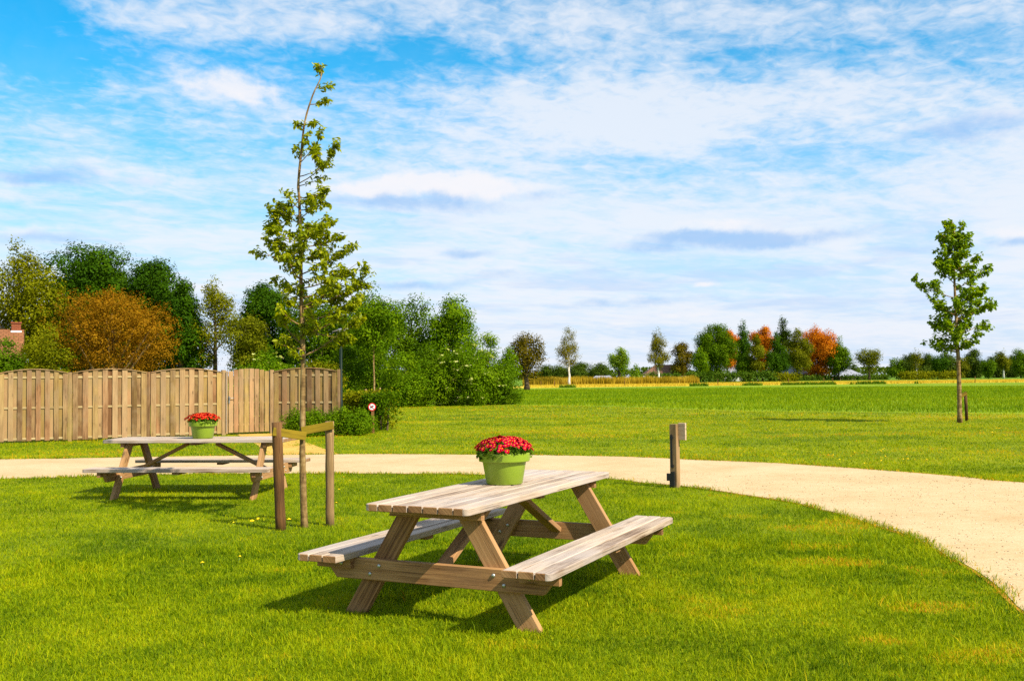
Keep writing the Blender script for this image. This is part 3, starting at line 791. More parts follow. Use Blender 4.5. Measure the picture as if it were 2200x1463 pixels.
# ------------------------------------------------------------------ picnic tables
H_TOP, W_TOP, L_TOP = .75, .7278, 2.4727
SI, SW, SH, LF, LY = .579, .3102, .4087, .6512, .9336
def round_plank(x0, x1, y0, y1, left, right, r=.035):
    """plan outline of a plank, its outer corners rounded"""
    pts = []
    def corner(cx, cy, a0, on):
        if not on: return [(cx, cy)]
        sx = -1 if cx > (x0 + x1) / 2 else 1; sy = -1 if cy > (y0 + y1) / 2 else 1
        return [(cx + sx * r + r * math.cos(R(a0 + k * 15)), cy + sy * r + r * math.sin(R(a0 + k * 15))) for k in range(7)]
    pts += corner(x0, y0, 180, left); pts += corner(x1, y0, 270, right)
    pts += corner(x1, y1, 0, right); pts += corner(x0, y1, 90, left)
    return pts
def make_table():
    root = empty('picnic_table', (0, 0, 0), 0)
    tw, lw = [M['top_wood'], M['end_wood']], [M['leg_wood'], M['end_wood']]
    hl = L_TOP / 2; th = .044; rng = random.Random(4)
    mb = MB(1); n = 7; gap = .011; pw = (W_TOP - gap * (n - 1)) / n
    for i in range(n):
        x0 = -W_TOP / 2 + i * (pw + gap); e = rng.uniform(-.003, .003); dz = rng.uniform(-.0015, .0015)
        mb.prism(round_plank(x0, x0 + pw, -hl + e, hl + e, i == 0, i == n - 1), H_TOP - th + dz, H_TOP + dz, None, 'y', 0, 1)
    mb.build('tabletop', tw, root)
    for s in (-1, 1):
        mb = MB(5 + s); n = 3; pw = (SW - gap * (n - 1)) / n
        for i in range(n):
            xa = SI + i * (pw + gap); a, b = (xa, xa + pw) if s > 0 else (-xa - pw, -xa)
            e = rng.uniform(-.003, .003); dz = rng.uniform(-.0012, .0012)
            mb.prism(round_plank(a, b, -hl + e, hl + e, s < 0 and i == n - 1, s > 0 and i == n - 1), SH - th + dz, SH + dz, None, 'y', 0, 1)
        mb.build('seat', tw, root)
    zb = H_TOP - th; legw, legt = .135, .044
    for e in (-1, 1):
        yb = e * (LY + .044)                       # battens and beams are on the outer faces of the legs
        mb = MB(20 + e); mb.board((-.33, yb, zb - .031), (.33, yb, zb - .031), (0, 0, 1), .058, .044); mb.build('batten', lw, root)
        for s in (-1, 1):
            mb = MB(30 + e * 3 + s)
            top = Vector((s * .19, e * LY, zb - .003)); bot = Vector((s * (LF - .015), e * LY, -.02))
            d = (bot - top).normalized()
            # slanted leg with level cut ends
            b0 = len(mb.v); hw = legw / 2 / abs(d.z); ou, ov = mb.rng.uniform(0, 50), mb.rng.uniform(0, 50)
            Lg = (bot - top).length
            cs = [(-hw, -legt / 2), (hw, -legt / 2), (hw, legt / 2), (-hw, legt / 2)]
            for P in (top, bot):
                for x, y in cs: mb.v.append(P + Vector((x, y, 0)))
            per = [0, legw, legw + legt, 2 * legw + legt, 2 * legw + 2 * legt]
            for i in range(4):
                j = (i + 1) % 4
                mb.face([b0 + i, b0 + 4 + i, b0 + 4 + j, b0 + j], [(ou, ov + per[i]), (ou + Lg, ov + per[i]), (ou + Lg, ov + per[i + 1]), (ou, ov + per[i + 1])], 0)
            mb.face([b0, b0 + 1, b0 + 2, b0 + 3], [(ou, ov), (ou + .02, ov + .1), (ou + .04, ov + .1), (ou + .04, ov)], 1)
            mb.face([b0 + 7, b0 + 6, b0 + 5, b0 + 4], [(ou, ov), (ou + .02, ov + .1), (ou + .04, ov + .1), (ou + .04, ov)], 1)
            lg = mb.build('leg', lw, root)
            bv = lg.modifiers.new('bevel', 'BEVEL'); bv.width = .004; bv.segments = 1
        zs = SH - th - .002
        mb = MB(40 + e)
        out = [(-.74, zs - .135), (.74, zs - .135), (.80, zs - .06), (.80, zs), (-.80, zs), (-.80, zs - .06)]
        b0 = len(mb.v)
        for dy in (-.022, .022):
            for x, z in out: mb.v.append(Vector((x, yb + dy, z)))
        m_ = len(out)
        for i in range(m_):
            j = (i + 1) % m_
            mb.face([b0 + i, b0 + j, b0 + m_ + j, b0 + m_ + i], [(out[i][0], 3.0), (out[j][0], 3.0), (out[j][0], 3.044), (out[i][0], 3.044)], 0)
        mb.face([b0 + m_ - 1 - i for i in range(m_)][::-1], [(p[0] + 9 * e, p[1]) for p in out], 0)
        mb.face([b0 + m_ + i for i in range(m_)][::-1], [(p[0] + 9 * e, p[1] + 5) for p in out[::-1]], 0)
        cb = mb.build('crossbeam', lw, root)
        bm = bmesh.new(); bm.from_mesh(cb.data); bmesh.ops.recalc_face_normals(bm, faces=bm.faces[:]); bm.to_mesh(cb.data); bm.free()
        bv = cb.modifiers.new('bevel', 'BEVEL'); bv.width = .004; bv.segments = 1
        for s in (-1, 1):
            mb = MB(50 + e * 3 + s); yo = e * (LY + .089)
            mb.board((s * .60, yo, zs - .033), (s * .86, yo, zs - .033), (0, 0, 1), .062, .044); mb.build('seat_batten', lw, root)
            mb = MB(60); xl = s * (.19 + (LF - .015 - .19) * (zb - (zs - .06)) / zb)
            yf = e * (LY + .067)
            for (bx, bz, yy) in ((s * .67, zs - .03, e * (LY + .112)), (xl + s * .035, zs - .095, yf), (xl - s * .035, zs - .04, yf)):
                mb = MB(61); mb.lathe([(.0135, 0), (.0125, .004), (.008, .008), (.001, .0095)], 10, (0, 0, 0))
                rot = Matrix.Translation((bx, yy, bz)) @ Matrix.Rotation(R(90) * (1 if e < 0 else -1), 4, 'X')
                mb.v = [rot @ v for v in mb.v]; mb.build('bolt', M['bolt'], root)
            for (bx, bz) in ((xl + s * .035, zs - .095), (xl - s * .035, zs - .04)):
                mb = MB(61); mb.lathe([(.0135, 0), (.0125, .004), (.008, .010), (.001, .0115)], 10, (0, 0, 0))
                rot = Matrix.Translation((bx, e * (LY - .022), bz)) @ Matrix.Rotation(R(90) * (-1 if e < 0 else 1), 4, 'X')
                mb.v = [rot @ v for v in mb.v]; mb.build('bolt', M['bolt'], root)
        # diagonal brace from the beam up to the middle of the top
        mb = MB(70 + e); mb.board((0, e * (LY + .02), zs - .06), (0, e * .20, zb - .032), (1, 0, 0), .09, .040); mb.build('brace', lw, root)
    mb = MB(80); mb.board((-.30, 0, zb - .018), (.30, 0, zb - .018), (0, 1, 0), .09, .032); mb.build('batten', lw, root)
    for s in (-1, 1):
        mb = MB(81); mb.board((s * (SI + .03), 0, SH - th - .016), (s * (SI + SW - .03), 0, SH - th - .016), (0, 1, 0), .09, .03); mb.build('seat_batten', lw, root)
    return root
T1 = make_table(); T2 = copy_tree(T1)
for T, (x, y, a) in zip((T1, T2), TABLES):
    T.location = (x, y, 0); T.rotation_euler = (0, 0, a)
props(T1, 'nearest weathered wooden picnic table with bench seats, standing askew in the foreground', 'picnic table', 'wooden picnic tables on the lawn')
props(T2, 'weathered wooden picnic table seen side-on beside the path in front of the fence', 'picnic table', 'wooden picnic tables on the lawn')

# ------------------------------------------------------------------ flower pots
M['petal'] = None
def petal_mat():
    m, nt, out = new_mat('crimson_petal')
    a = nt.attr('rnd')
    col = nt.ramp(a.outputs['Fac'], [(0, (.72, .38, .015)), (.16, (.70, .22, .02)), (.25, (.50, .004, .008)), (.7, (.66, .002, .010)), (.85, (.70, .003, .06)), (1, (.68, .010, .20))])
    b = principled(nt, None, col, .7, .03)
    tr = nt.node('ShaderNodeBsdfTranslucent'); nt.l.new(col, tr.inputs[0])
    mx = nt.node('ShaderNodeMixShader'); mx.inputs[0].default_value = .25
    nt.l.new(b.outputs[0], mx.inputs[1]); nt.l.new(tr.outputs[0], mx.inputs[2]); nt.l.new(mx.outputs[0], out.inputs[0])
    return m
M['petal'] = petal_mat()
M['mum_leaf'] = leaf('chrysanthemum_leaf', G((.03, .07, .004), (.07, .14, .006), (.16, .24, .015)), .3)
def flower_mesh(seed):
    rng = np.random.RandomState(seed); V = []; Q = []
    for ring, (n, r, lift) in enumerate(((12, .0235, .004), (10, .0175, .010), (7, .011, .013))):
        for k in range(n):
            a = 2 * math.pi * (k + .5 * ring) / n + rng.uniform(-.12, .12); rr = r * rng.uniform(.88, 1.12)
            ca, sa = math.cos(a), math.sin(a); w = rr * .26
            z1 = lift + rr * rng.uniform(.1, .35)
            V += [(ca * .003, sa * .003, lift * .6), (ca * rr * .6 - sa * w, sa * rr * .6 + ca * w, z1), (ca * rr, sa * rr, z1 * .8), (ca * rr * .6 + sa * w, sa * rr * .6 - ca * w, z1)]
            t = rng.uniform(.3, 1); Q += [.22, t, t, t]
    for k in range(6):
        a = k * math.pi / 3; a2 = a + math.pi / 3
        V += [(0, 0, .018), (math.cos(a) * .0055, math.sin(a) * .0055, .016), (math.cos((a + a2) / 2) * .0062, math.sin((a + a2) / 2) * .0062, .0145), (math.cos(a2) * .0055, math.sin(a2) * .0055, .016)]
        Q += [.02, .05, .12, .05]
    return np.array(V), np.array(Q)
def make_pot(seed, spin):
    root = empty('flower_pot', (0, 0, 0))
    rim, base, hp = .190, .132, .226
    k = lambda z: base + (rim - .020 - base) * z / hp
    zc = hp * .70
    mb = MB(1)
    mb.lathe([(base - .006, 0), (base, .006), (k(zc), zc), (k(zc) + .001, zc + .002), (rim - .006, zc + .006), (rim - .004, zc + .012), (rim - .001, hp - .006), (rim, hp - .002), (rim - .003, hp), (rim - .010, hp), (rim - .013, hp - .004), (rim - .022, .18)], 64)
    mb.build('pot', M['pot'], root)
    mb = MB(2); mb.lathe([(rim - .022, .182), (.1, .190), (.001, .193)], 32, cap_bottom=False); mb.build('soil', M['soil'], root)
    rng = np.random.RandomState(seed)
    n = 1700
    a = rng.uniform(0, 2 * np.pi, n); q = np.sqrt(rng.uniform(0, 1, n)); rr = q * .196
    z = hp + .010 + .052 * (1 - q ** 2) * rng.uniform(.3, 1, n) + rng.uniform(-.012, .022, n)
    over = (q > .93) & (np.cos(a * 2 + seed) > .2); z[over] -= rng.uniform(0, .05, over.sum()); rr[over] = np.maximum(rr[over], .196)
    P = np.stack([np.cos(a) * rr, np.sin(a) * rr, z], 1)
    N = rng.normal(0, .7, (n, 3)); N[:, 2] += .5; N[:, 0] += np.cos(a) * q; N[:, 1] += np.sin(a) * q
    np_mesh('foliage', leaf_quads(P, N, rng.uniform(.02, .042, n), rng, .5, .3), 4, np.repeat(rng.uniform(0, 1, n), 4), [M['mum_leaf']], root)
    V, Q = flower_mesh(seed); fm = None
    nf = 230; heads = []
    for i in range(nf):
        q = math.sqrt((i + .5) / nf); an = i * 2.39996 + rng.uniform(-.25, .25) + spin
        lop = 1 + .07 * math.sin(an * 2 + seed) + .05 * math.sin(an * 3 + seed * 2)
        rr = (q * .217 + rng.uniform(-.007, .007)) * (1 + (lop - 1) * q); zz = .330 - .052 * q ** 2 - .026 * q ** 7 + rng.uniform(-.013, .010)
        tilt = q * 0.95 + rng.uniform(-.3, .3); s = rng.uniform(.58, .86)
        heads.append((Vector((math.cos(an) * rr, math.sin(an) * rr, zz)), (rng.uniform(-.2, .2), tilt, an), s))
    heads.sort(key=lambda h: h[0].y - 0.2 * h[0].z)
    for loc, rot, s in heads[:100]:
        if fm is None: f = np_mesh('flower', V, 4, Q, [M['petal']], root); fm = f
        else: f = fm.copy(); COL.objects.link(f); f.parent = root
        f.location = loc; f.rotation_euler = rot; f.scale = (s, s, s)
    VV = []; Vx = [Vector(v) for v in V]
    from mathutils import Euler
    for loc, rot, s in heads[100:]:
        Mx = Matrix.Translation(loc) @ Euler(rot).to_matrix().to_4x4() @ Matrix.Scale(s, 4)
        VV += [tuple(Mx @ v) for v in Vx]
    f = np_mesh('flowers', np.array(VV), 4, np.tile(Q, nf - 100), [M['petal']], root); f['kind'] = 'stuff'
    return root
P1 = make_pot(5, 0.0); P2 = make_pot(8, 1.3)
b1 = ground(1084, 1039, .75); b2 = ground(436, 941.5, .75)
P1.location = (b1.x, b1.y, .752); P2.location = (b2.x, b2.y, .752); 
props(P1, 'lime green pot of crimson chrysanthemums on the nearest picnic table', 'flower pot', 'green flower pots on the tables')
props(P2, 'lime green pot of crimson chrysanthemums on the side-on picnic table by the fence', 'flower pot', 'green flower pots on the tables')

# ------------------------------------------------------------------ fence and gate
def z_arch(t, lo, hi): return lo + (hi - lo) * (1 - (2 * t - 1) ** 2)
def fence_panel(p0, p1, parent, seed, nb=8):
    """arched panel of overlapping upright boards between two ground points"""
    p0, p1 = Vector(p0), Vector(p1); d = p1 - p0; L = d.length; d /= L
    n = Vector((d.y, -d.x, 0))                     # towards the lawn
    if n.y > 0: n = -n
    rng = random.Random(seed); lo, hi = 1.76, 1.862
    pitch = L / (nb - .5); bw = pitch * .56
    mbf = MB(seed); mbb = MB(seed + 1)
    for i in range(nb):
        c = pitch * (i + .25)
        for mb, cc, off, w in ((mbf, c, .0195, bw), (mbb, c + pitch / 2, -.0195, bw)):
            if cc + w / 2 > L + .03: continue
            z = z_arch(min(max(cc / L, 0), 1), lo, hi) + rng.uniform(-.004, .004)
            q = p0 + d * cc + n * off
            mb.board(q + Vector((0, 0, .03 + rng.uniform(0, .02))), q + Vector((0, 0, z)), d, w * rng.uniform(.96, 1.02), .017, .003)
    pan = mbf.build('panel', [M['fence_wood'], M['fence_wood']], parent)
    mbb.build('back_board', [M['fence_back_wood'], M['fence_back_wood']], pan)
    for z in (.09, .88, 1.66):
        mb = MB(seed + int(z * 10)); mb.board(p0 + d * .01 + Vector((0, 0, z)), p1 - d * .01 + Vector((0, 0, z)), (0, 0, 1), .055, .020); mb.build('rail', [M['rail_wood']] * 2, pan)
    mb = MB(seed + 9); k = 14
    for i in range(k):
        a, b = i / k, (i + 1) / k
        mb.board(p0 + d * L * a + Vector((0, 0, z_arch(a, lo, hi) + .012)), p0 + d * (L * b + .003) + Vector((0, 0, z_arch(b, lo, hi) + .012)), n, .10, .022, .002)
    mb.build('cap', [M['fence_wood']] * 2, pan)
    return pan
def fence_post(p, parent, h=1.80, w=.075, seed=0):
    mb = MB(seed); p = Vector(p); mb.board(p + Vector((0, 0, -.02)), p + Vector((0, 0, h)), (1, 0, 0), w, w, .006); return mb.build('post', [M['fence_wood']] * 2, parent)
fp = [at(-176, 900, 24.6), at(-8, 900, 25.4), at(150.5, 900, 26.05), at(319, 900, 27.0), at(480, 900, 28.2), at(583.5, 900, 28.9), at(728, 900, 28.6)]
fp = [Vector((p.x, p.y, 0)) for p in fp]
fence1 = empty('wooden_fence', fp[2], 0, 'long garden fence of arched wooden panels left of the gate', 'fence')
fence2 = empty('wooden_fence', fp[5], 0, 'single arched wooden fence panel between the gate and the lamp post', 'fence')
def rel(p, o): return Vector(p) - o.location
for i in range(4):
    a, b = rel(fp[i], fence1), rel(fp[i + 1], fence1); d = (b - a).normalized()
    fence_panel(a + d * .06, b - d * .06, fence1, 100 + i * 20, 8)
for i in range(4): fence_post(rel(fp[i], fence1), fence1, 1.79, .08, i)
a, b = rel(fp[5], fence2), rel(fp[6], fence2); d = (b - a).normalized()
fence_panel(a + d * .09, b - d * .06, fence2, 300, 8)
fence_post(b, fence2, 1.82, .08, 9)
gate = empty('wooden_gate', fp[4], 0, 'arched wooden garden gate of upright boards with narrow gaps', 'gate')
a, b = Vector((0, 0, 0)), rel(fp[5], gate); d = (b - a).normalized(); n = Vector((d.y, -d.x, 0)); L = (b - a).length
mb = MB(401); mb.board(a + Vector((0, 0, -.02)), a + Vector((0, 0, 1.83)), d, .11, .11, .006); mb.build('post', [M['post_wood']] * 2, gate)
mb = MB(402); mb.board(b + Vector((0, 0, -.02)), b + Vector((0, 0, 1.83)), d, .11, .11, .006); mb.build('post', [M['post_wood']] * 2, gate)
mb = MB(403); s0, s1 = .13, L - .075; nb = 8; pt = (s1 - s0) / nb
for i in range(nb):
    c = s0 + pt * (i + .5); z = z_arch((c - s0) / (s1 - s0), 1.77, 1.872)
    mb.board(a + d * c + n * .03 + Vector((0, 0, .06)), a + d * c + n * .03 + Vector((0, 0, z)), d, pt - .017, .018, .003)
leafg = mb.build('door', [M['fence_wood']] * 2, gate)
mb = MB(404)
for z in (.28, .9, 1.6): mb.board(a + d * s0 + Vector((0, 0, z)), a + d * s1 + Vector((0, 0, z)), (0, 0, 1), .06, .035)
mb.board(a + d * s0 + n * -.037 + Vector((0, 0, .3)), a + d * s1 + n * -.037 + Vector((0, 0, 1.58)), (0, 0, 1), .06, .03)
mb.build('frame', [M['rail_wood']] * 2, leafg)
mb = MB(405)
hp_ = a + d * (s0 + .02) + n * .05 + Vector((0, 0, 1.04))
mb.box((-.015, -.004, -.10), (.015, .004, .10), Matrix.Translation(hp_ - Vector((0, 0, .05))))
mb.tube([hp_, hp_ + n * .05, hp_ + n * .055 + d * .13], [.009, .009, .008], 8)
mb.build('handle', M['steel'], leafg)
mb = MB(407); mb.board(a + d * .088 + n * -.01 + Vector((0, 0, .03)), a + d * .088 + n * -.01 + Vector((0, 0, 1.80)), d, .085, .03); mb.build('jamb', [M['post_wood']] * 2, gate)
mb = MB(406); mb.box((.098, -.07, .1), (.108, -.052, 1.8)); mb.build('edge_strip', M['steel'], leafg)

# ------------------------------------------------------------------ stakes, barrier post, sign, lamp
def stake(px_base, px_top, r, mat, label, tie_to, trunk_w):
    b = ground(*px_base); t = at(*px_top, b.y)
    o = empty('tree_stake', b, 0, label, 'tree stake', 'stakes holding the young tree')
    mb = MB(int(px_base[0])); top = t - b; k = 7
    mb.tube([Vector((0, 0, -.03)).lerp(top, i / k) for i in range(k + 1)], [r * (1 + .04 * math.sin(i * 2.1)) for i in range(k + 1)], 14, True, 0, .035)
    mb.build('post', [mat, mat], o)
    a = at(*tie_to[0], b.y - r - .012) - b; c = at(*tie_to[1], trunk_w.y - .045) - b
    mb = MB(7); mb.board(a, c, (0, 0, 1), .085, .020, .003); mb.build('tie_board', [M['tie_wood']] * 2, o)
    return o
trunk_base = ground(654, 1131)
stake((603, 1137), (595, 907), .052, M['stake_dark'], 'dark brown round stake left of the young tree with a mossy tie board', ((586, 927), (657, 937)), trunk_base)
stake((709, 1128), (708, 905), .045, M['stake_pale'], 'pale weathered round stake right of the young tree with a mossy tie board', ((716.5, 913), (648, 926)), trunk_base)

bp = ground(1451, 1046)
post = empty('barrier_post', bp, R(-36), 'square wooden barrier post with a small board at its top beside the path', 'post')
ztop = at(1451, 911, bp.y).z
mb = MB(3); mb.board((0, 0, -.03), (0, 0, ztop), (1, 0, 0), .105, .105, .006); mb.build('post', [M['post_wood']] * 2, post)
mb = MB(4)
mb.board((.054, .030, ztop - .100), (.155, .030, ztop - .100), (0, 0, 1), .235, .040, .006); mb.build('board', [M['post_board']] * 2, post)
mb = MB(5); mb.box((-.032, -.062, .30), (-.008, -.0527, .72)); mb.box((-.036, -.074, .66), (.004, -.053, .70)); mb.box((-.03, -.074, .27), (.008, -.053, .31)); mb.build('latch_rail', M['black_metal'], post)
mb = MB(6); mb.box((-.085, -.090, .09), (-.02, -.054, .19)); mb.box((-.02, -.084, .02), (.025, -.053, .215)); mb.box((-.045, -.082, .0), (-.02, -.056, .09)); mb.build('hinge', M['black_metal'], post)

sb = ground(801, 930)
sgn = empty('prohibition_sign', sb, 0, 'round red and white no dogs sign on a brown post before the hedge', 'sign')
zs = at(799, 874, sb.y).z
mb = MB(8); mb.board((0, 0, -.03), (0, 0, zs + .08), (1, 0, 0), .075, .06, .004); mb.build('post', [wood('brown_sign_post_wood', (.30, .14, .05), (.22, .095, .03), (.1, .045, .015), .8)] * 2, sgn)
def disc(mb, r, y0, y1, z, n=40):
    mb2 = MB(); mb2.lathe([(r, 0), (r, y1 - y0)], n, cap_top=True)
    Mx = Matrix.Translation((-.012, y1, z)) @ Matrix.Rotation(R(90), 4, 'X')
    mb.v += [Mx @ v for v in mb2.v]; mb.f += mb2.f; mb.uv += mb2.uv; mb.mi += mb2.mi; mb.sm += [False] * len(mb2.f)
mb = MB(); disc(mb, .112, -.044, -.032, zs); dsc = mb.build('sign_plate', M['sign_red'], sgn)
mb = MB(); disc(mb, .083, -.048, -.0445, zs); mb.build('sign_face', M['sign_white'], dsc)
# squatting dog, facing right, with a red bar across it
dog = [(-.045, -.030), (-.052, -.008), (-.046, .014), (-.028, .026), (0, .030), (.016, .042), (.030, .048), (.036, .040), (.056, .034), (.056, .022), (.034, .018), (.024, .004), (.020, -.020), (.026, -.044), (.010, -.044), (.006, -.020), (-.012, -.012), (-.022, -.026), (-.010, -.038), (-.016, -.046), (-.040, -.044)]
def plate(pts, y0, y1, name, mat, parent, dx=-.012):
    bm = bmesh.new()
    v0 = [bm.verts.new((x + dx, y0, z + zs)) for x, z in pts]; v1 = [bm.verts.new((x + dx, y1, z + zs)) for x, z in pts]
    bm.faces.new(v0); bm.faces.new(v1[::-1])
    for i in range(len(pts)):
        j = (i + 1) % len(pts); bm.faces.new([v0[j], v0[i], v1[i], v1[j]])
    bmesh.ops.recalc_face_normals(bm, faces=bm.faces[:]); bmesh.ops.triangulate(bm, faces=[f for f in bm.faces if len(f.verts) > 4])
    me = bpy.data.meshes.new(name); bm.to_mesh(me); bm.free(); return link(name, me, parent, [mat])
plate(dog, -.0515, -.0485, 'dog_symbol', M['sign_black'], dsc)
plate([(-.062, .052), (-.052, .062), (.062, -.052), (.052, -.062)], -.055, -.052, 'red_bar', M['sign_red'], dsc)

lb = at(733, 880, 29.3); lb = Vector((lb.x, lb.y, 0))
lamp = empty('street_lamp', lb, 0, 'slim dark green lamp post with a flat ring head behind the fence end', 'street lamp')
zl = at(733, 712, lb.y).z
mb = MB(9); mb.tube([(0, 0, -.03), (0, 0, .9), (0, 0, .92), (0, 0, zl)], [.055, .055, .042, .040], 14); mb.build('pole', M['lamp_green'], lamp)
mb = MB(10); Mx = Matrix.Translation((.02, 0, zl + .06)) @ Matrix.Rotation(R(-14), 4, 'Y') @ Matrix.Rotation(R(8), 4, 'X')
ring = MB(); ring.lathe([(.27, -.012), (.285, -.012), (.285, .012), (.27, .012), (.27, -.012)], 40, cap_bottom=False); mb.v = [Mx @ v for v in ring.v]; mb.f = ring.f; mb.uv = ring.uv; mb.mi = ring.mi; mb.sm = [False] * len(ring.f); hd = mb.build('ring_shade', M['lamp_ring'], lamp)
mb = MB(11); mb.lathe([(.02, -.03), (.085, -.02), (.10, .02), (.07, .05), (.001, .06)], 24); mb.v = [Matrix.Translation((.0, 0, zl + .03)) @ v for v in mb.v]; mb.build('lamp_head', M['steel'], lamp)
mb = MB(12)
for k in range(3):
    an = k * 2.094 + .3; mb.tube([(0, 0, zl - .02), tuple(Mx @ Vector((.14 * math.cos(an), .14 * math.sin(an), -.05))), tuple(Mx @ Vector((.277 * math.cos(an), .277 * math.sin(an), 0)))], [.010, .010, .009], 6)
mb.build('bracket', M['steel'], lamp)

# ------------------------------------------------------------------ young trees with real branches
def detailed_tree(name, label, base, Y, trunk_px, r0, r1, branches, leaf_len, mat, seed, density=1.0, group=None, droop=.6, aspect=.5, sub=3, spread=1.0, twigs=(0, (.1, .2), .9)):
    rng = np.random.RandomState(seed); rr = random.Random(seed)
    root = empty(name, base, 0, label, 'tree', group)
    tp = [at(u, v, Y) - base for u, v in trunk_px]; tp[0] = Vector((0, 0, -.03))
    # smooth trunk
    dense = []
    for i in range(len(tp) - 1):
        p0, p1, p2, p3 = tp[max(i - 1, 0)], tp[i], tp[i + 1], tp[min(i + 2, len(tp) - 1)]
        for k in range(4):
            t = k / 4
            dense.append(.5 * ((2 * p1) + (-p0 + p2) * t + (2 * p0 - 5 * p1 + 4 * p2 - p3) * t * t + (-p0 + 3 * p1 - 3 * p2 + p3) * t ** 3))
    dense.append(tp[-1]); m = len(dense); ztop = dense[-1].z
    rad_ = [r0 + (r1 - r0) * max(0, p.z) / ztop for p in dense]
    rad_ = [q * (1 + rr.uniform(-.05, .07)) for q in rad_]; rad_[0] *= 1.2
    mb = MB(seed); mb.tube(dense, rad_, 10, True, 0, .03)
    nodes = []                                     # leaf-bearing points with twig directions
    def trunk_at(z):
        for i in range(m - 1):
            if dense[i + 1].z >= z: 
                t = (z - dense[i].z) / max(1e-6, dense[i + 1].z - dense[i].z); return dense[i].lerp(dense[i + 1], min(max(t, 0), 1))
        return dense[-1]
    def grow(s, e, r, depth, bend):
        L = (e - s).length; mid = s.lerp(e, .5) + Vector((rr.uniform(-.06, .06) * L, rr.uniform(-.06, .06) * L, -bend * L))
        pts = []
        for k in range(6):
            t = k / 5; pts.append((1 - t) ** 2 * s + 2 * t * (1 - t) * (mid * 2 - s * .5 - e * .5) + t * t * e)
        mb.tube(pts, [r * (1 - .78 * k / 5) for k in range(6)], 6, False)
        dirv = (e - s).normalized()
        for k in range(2 if depth == 0 else 1, 6):
            nodes.append((pts[k], dirv))
        if depth < 2 and L > .15 * spread:
            nsub = max(2, int(L / (.13 * spread))) if depth == 0 else 2
            for _ in range(nsub):
                t = rr.uniform(.25, .95); k = int(t * 5); p = pts[k].lerp(pts[min(k + 1, 5)], t * 5 - k)
                dd = (dirv + Vector((rr.gauss(0, .75), rr.gauss(0, .75), rr.gauss(.25, .45)))).normalized()
                ll = L * rr.uniform(.28, .52) * (1.15 - .5 * t)
                grow(p, p + dd * max(ll, .07 * spread), r * .45, depth + 1, .05)
    for (v0, ue, ve, dep) in branches:
        z = (at(trunk_px[0][0], v0, Y) - base).z; s = trunk_at(z); e = at(ue, ve, Y) - base; e.y += dep
        L = (e - s).length; i = min(range(m), key=lambda i: abs(dense[i].z - z))
        grow(s, e, max(rad_[i] * .42, .006), 0, .06)
    zlo = (at(trunk_px[0][0], branches[0][0], Y) - base).z
    for _ in range(twigs[0]):
        z = zlo + (ztop - zlo) * rr.uniform(-.02, twigs[2]); s = trunk_at(z); an = rr.uniform(0, 6.283)
        d_ = Vector((math.cos(an), math.sin(an), rr.uniform(.2, .9))).normalized()
        grow(s, s + d_ * rr.uniform(*twigs[1]) * (1.15 - .6 * (z - zlo) / (ztop - zlo)), max(r1, .006), 1, .05)
    for k in range(3): nodes.append((dense[-1 - k], Vector((0, 0, 1))))
    mb.build('trunk', M['bark_young'], root)
    P = []; D = []
    for p, d in nodes:
        for _ in range(rng.poisson(3.0 * density)):
            o = rng.normal(0, 1, 3); o /= np.linalg.norm(o)
            P.append(np.array(p) + o * leaf_len * rng.uniform(.25, .75)); D.append(o)
    P = np.array(P); D = np.array(D); n = len(P)
    N = D * .35 + rng.normal(0, .55, (n, 3)); N[:, 2] += .75
    s = leaf_len * rng.uniform(.6, 1.25, n)
    # leaves of 6 vertices: pointed oval, folded on the midrib
    N /= np.linalg.norm(N, axis=1, keepdims=True)
    t = D + rng.normal(0, .45, (n, 3)); t[:, 2] -= droop * rng.uniform(0, 1, n)
    t -= N * (t * N).sum(1, keepdims=True); t /= np.linalg.norm(t, axis=1, keepdims=True) + 1e-9
    b = np.cross(N, t); S = s[:, None]; w = S * aspect * .5
    a0 = P - t * S * .5; tip = P + t * S * .5 - N * S * .14
    l1 = P - t * S * .2 + b * w * .85 + N * w * .3; l2 = P + t * S * .15 + b * w + N * w * .3 - N * S * .03
    q1 = P - t * S * .2 - b * w * .85 + N * w * .3; q2 = P + t * S * .15 - b * w + N * w * .3 - N * S * .03
    V = np.stack([a0, l1, l2, tip, q2, q1], 1).reshape(-1, 3)
    base_i = np.arange(n)[:, None] * 6
    F = np.concatenate([base_i + np.array([[0, 3, 2, 1]]), base_i + np.array([[0, 5, 4, 3]])], 0)
    np_mesh('crown', V, F, np.repeat(np.clip(rng.normal(.5, .22, n), 0, 1), 6), [M[mat]], root)
    print(name, 'leaves', n)
    return root
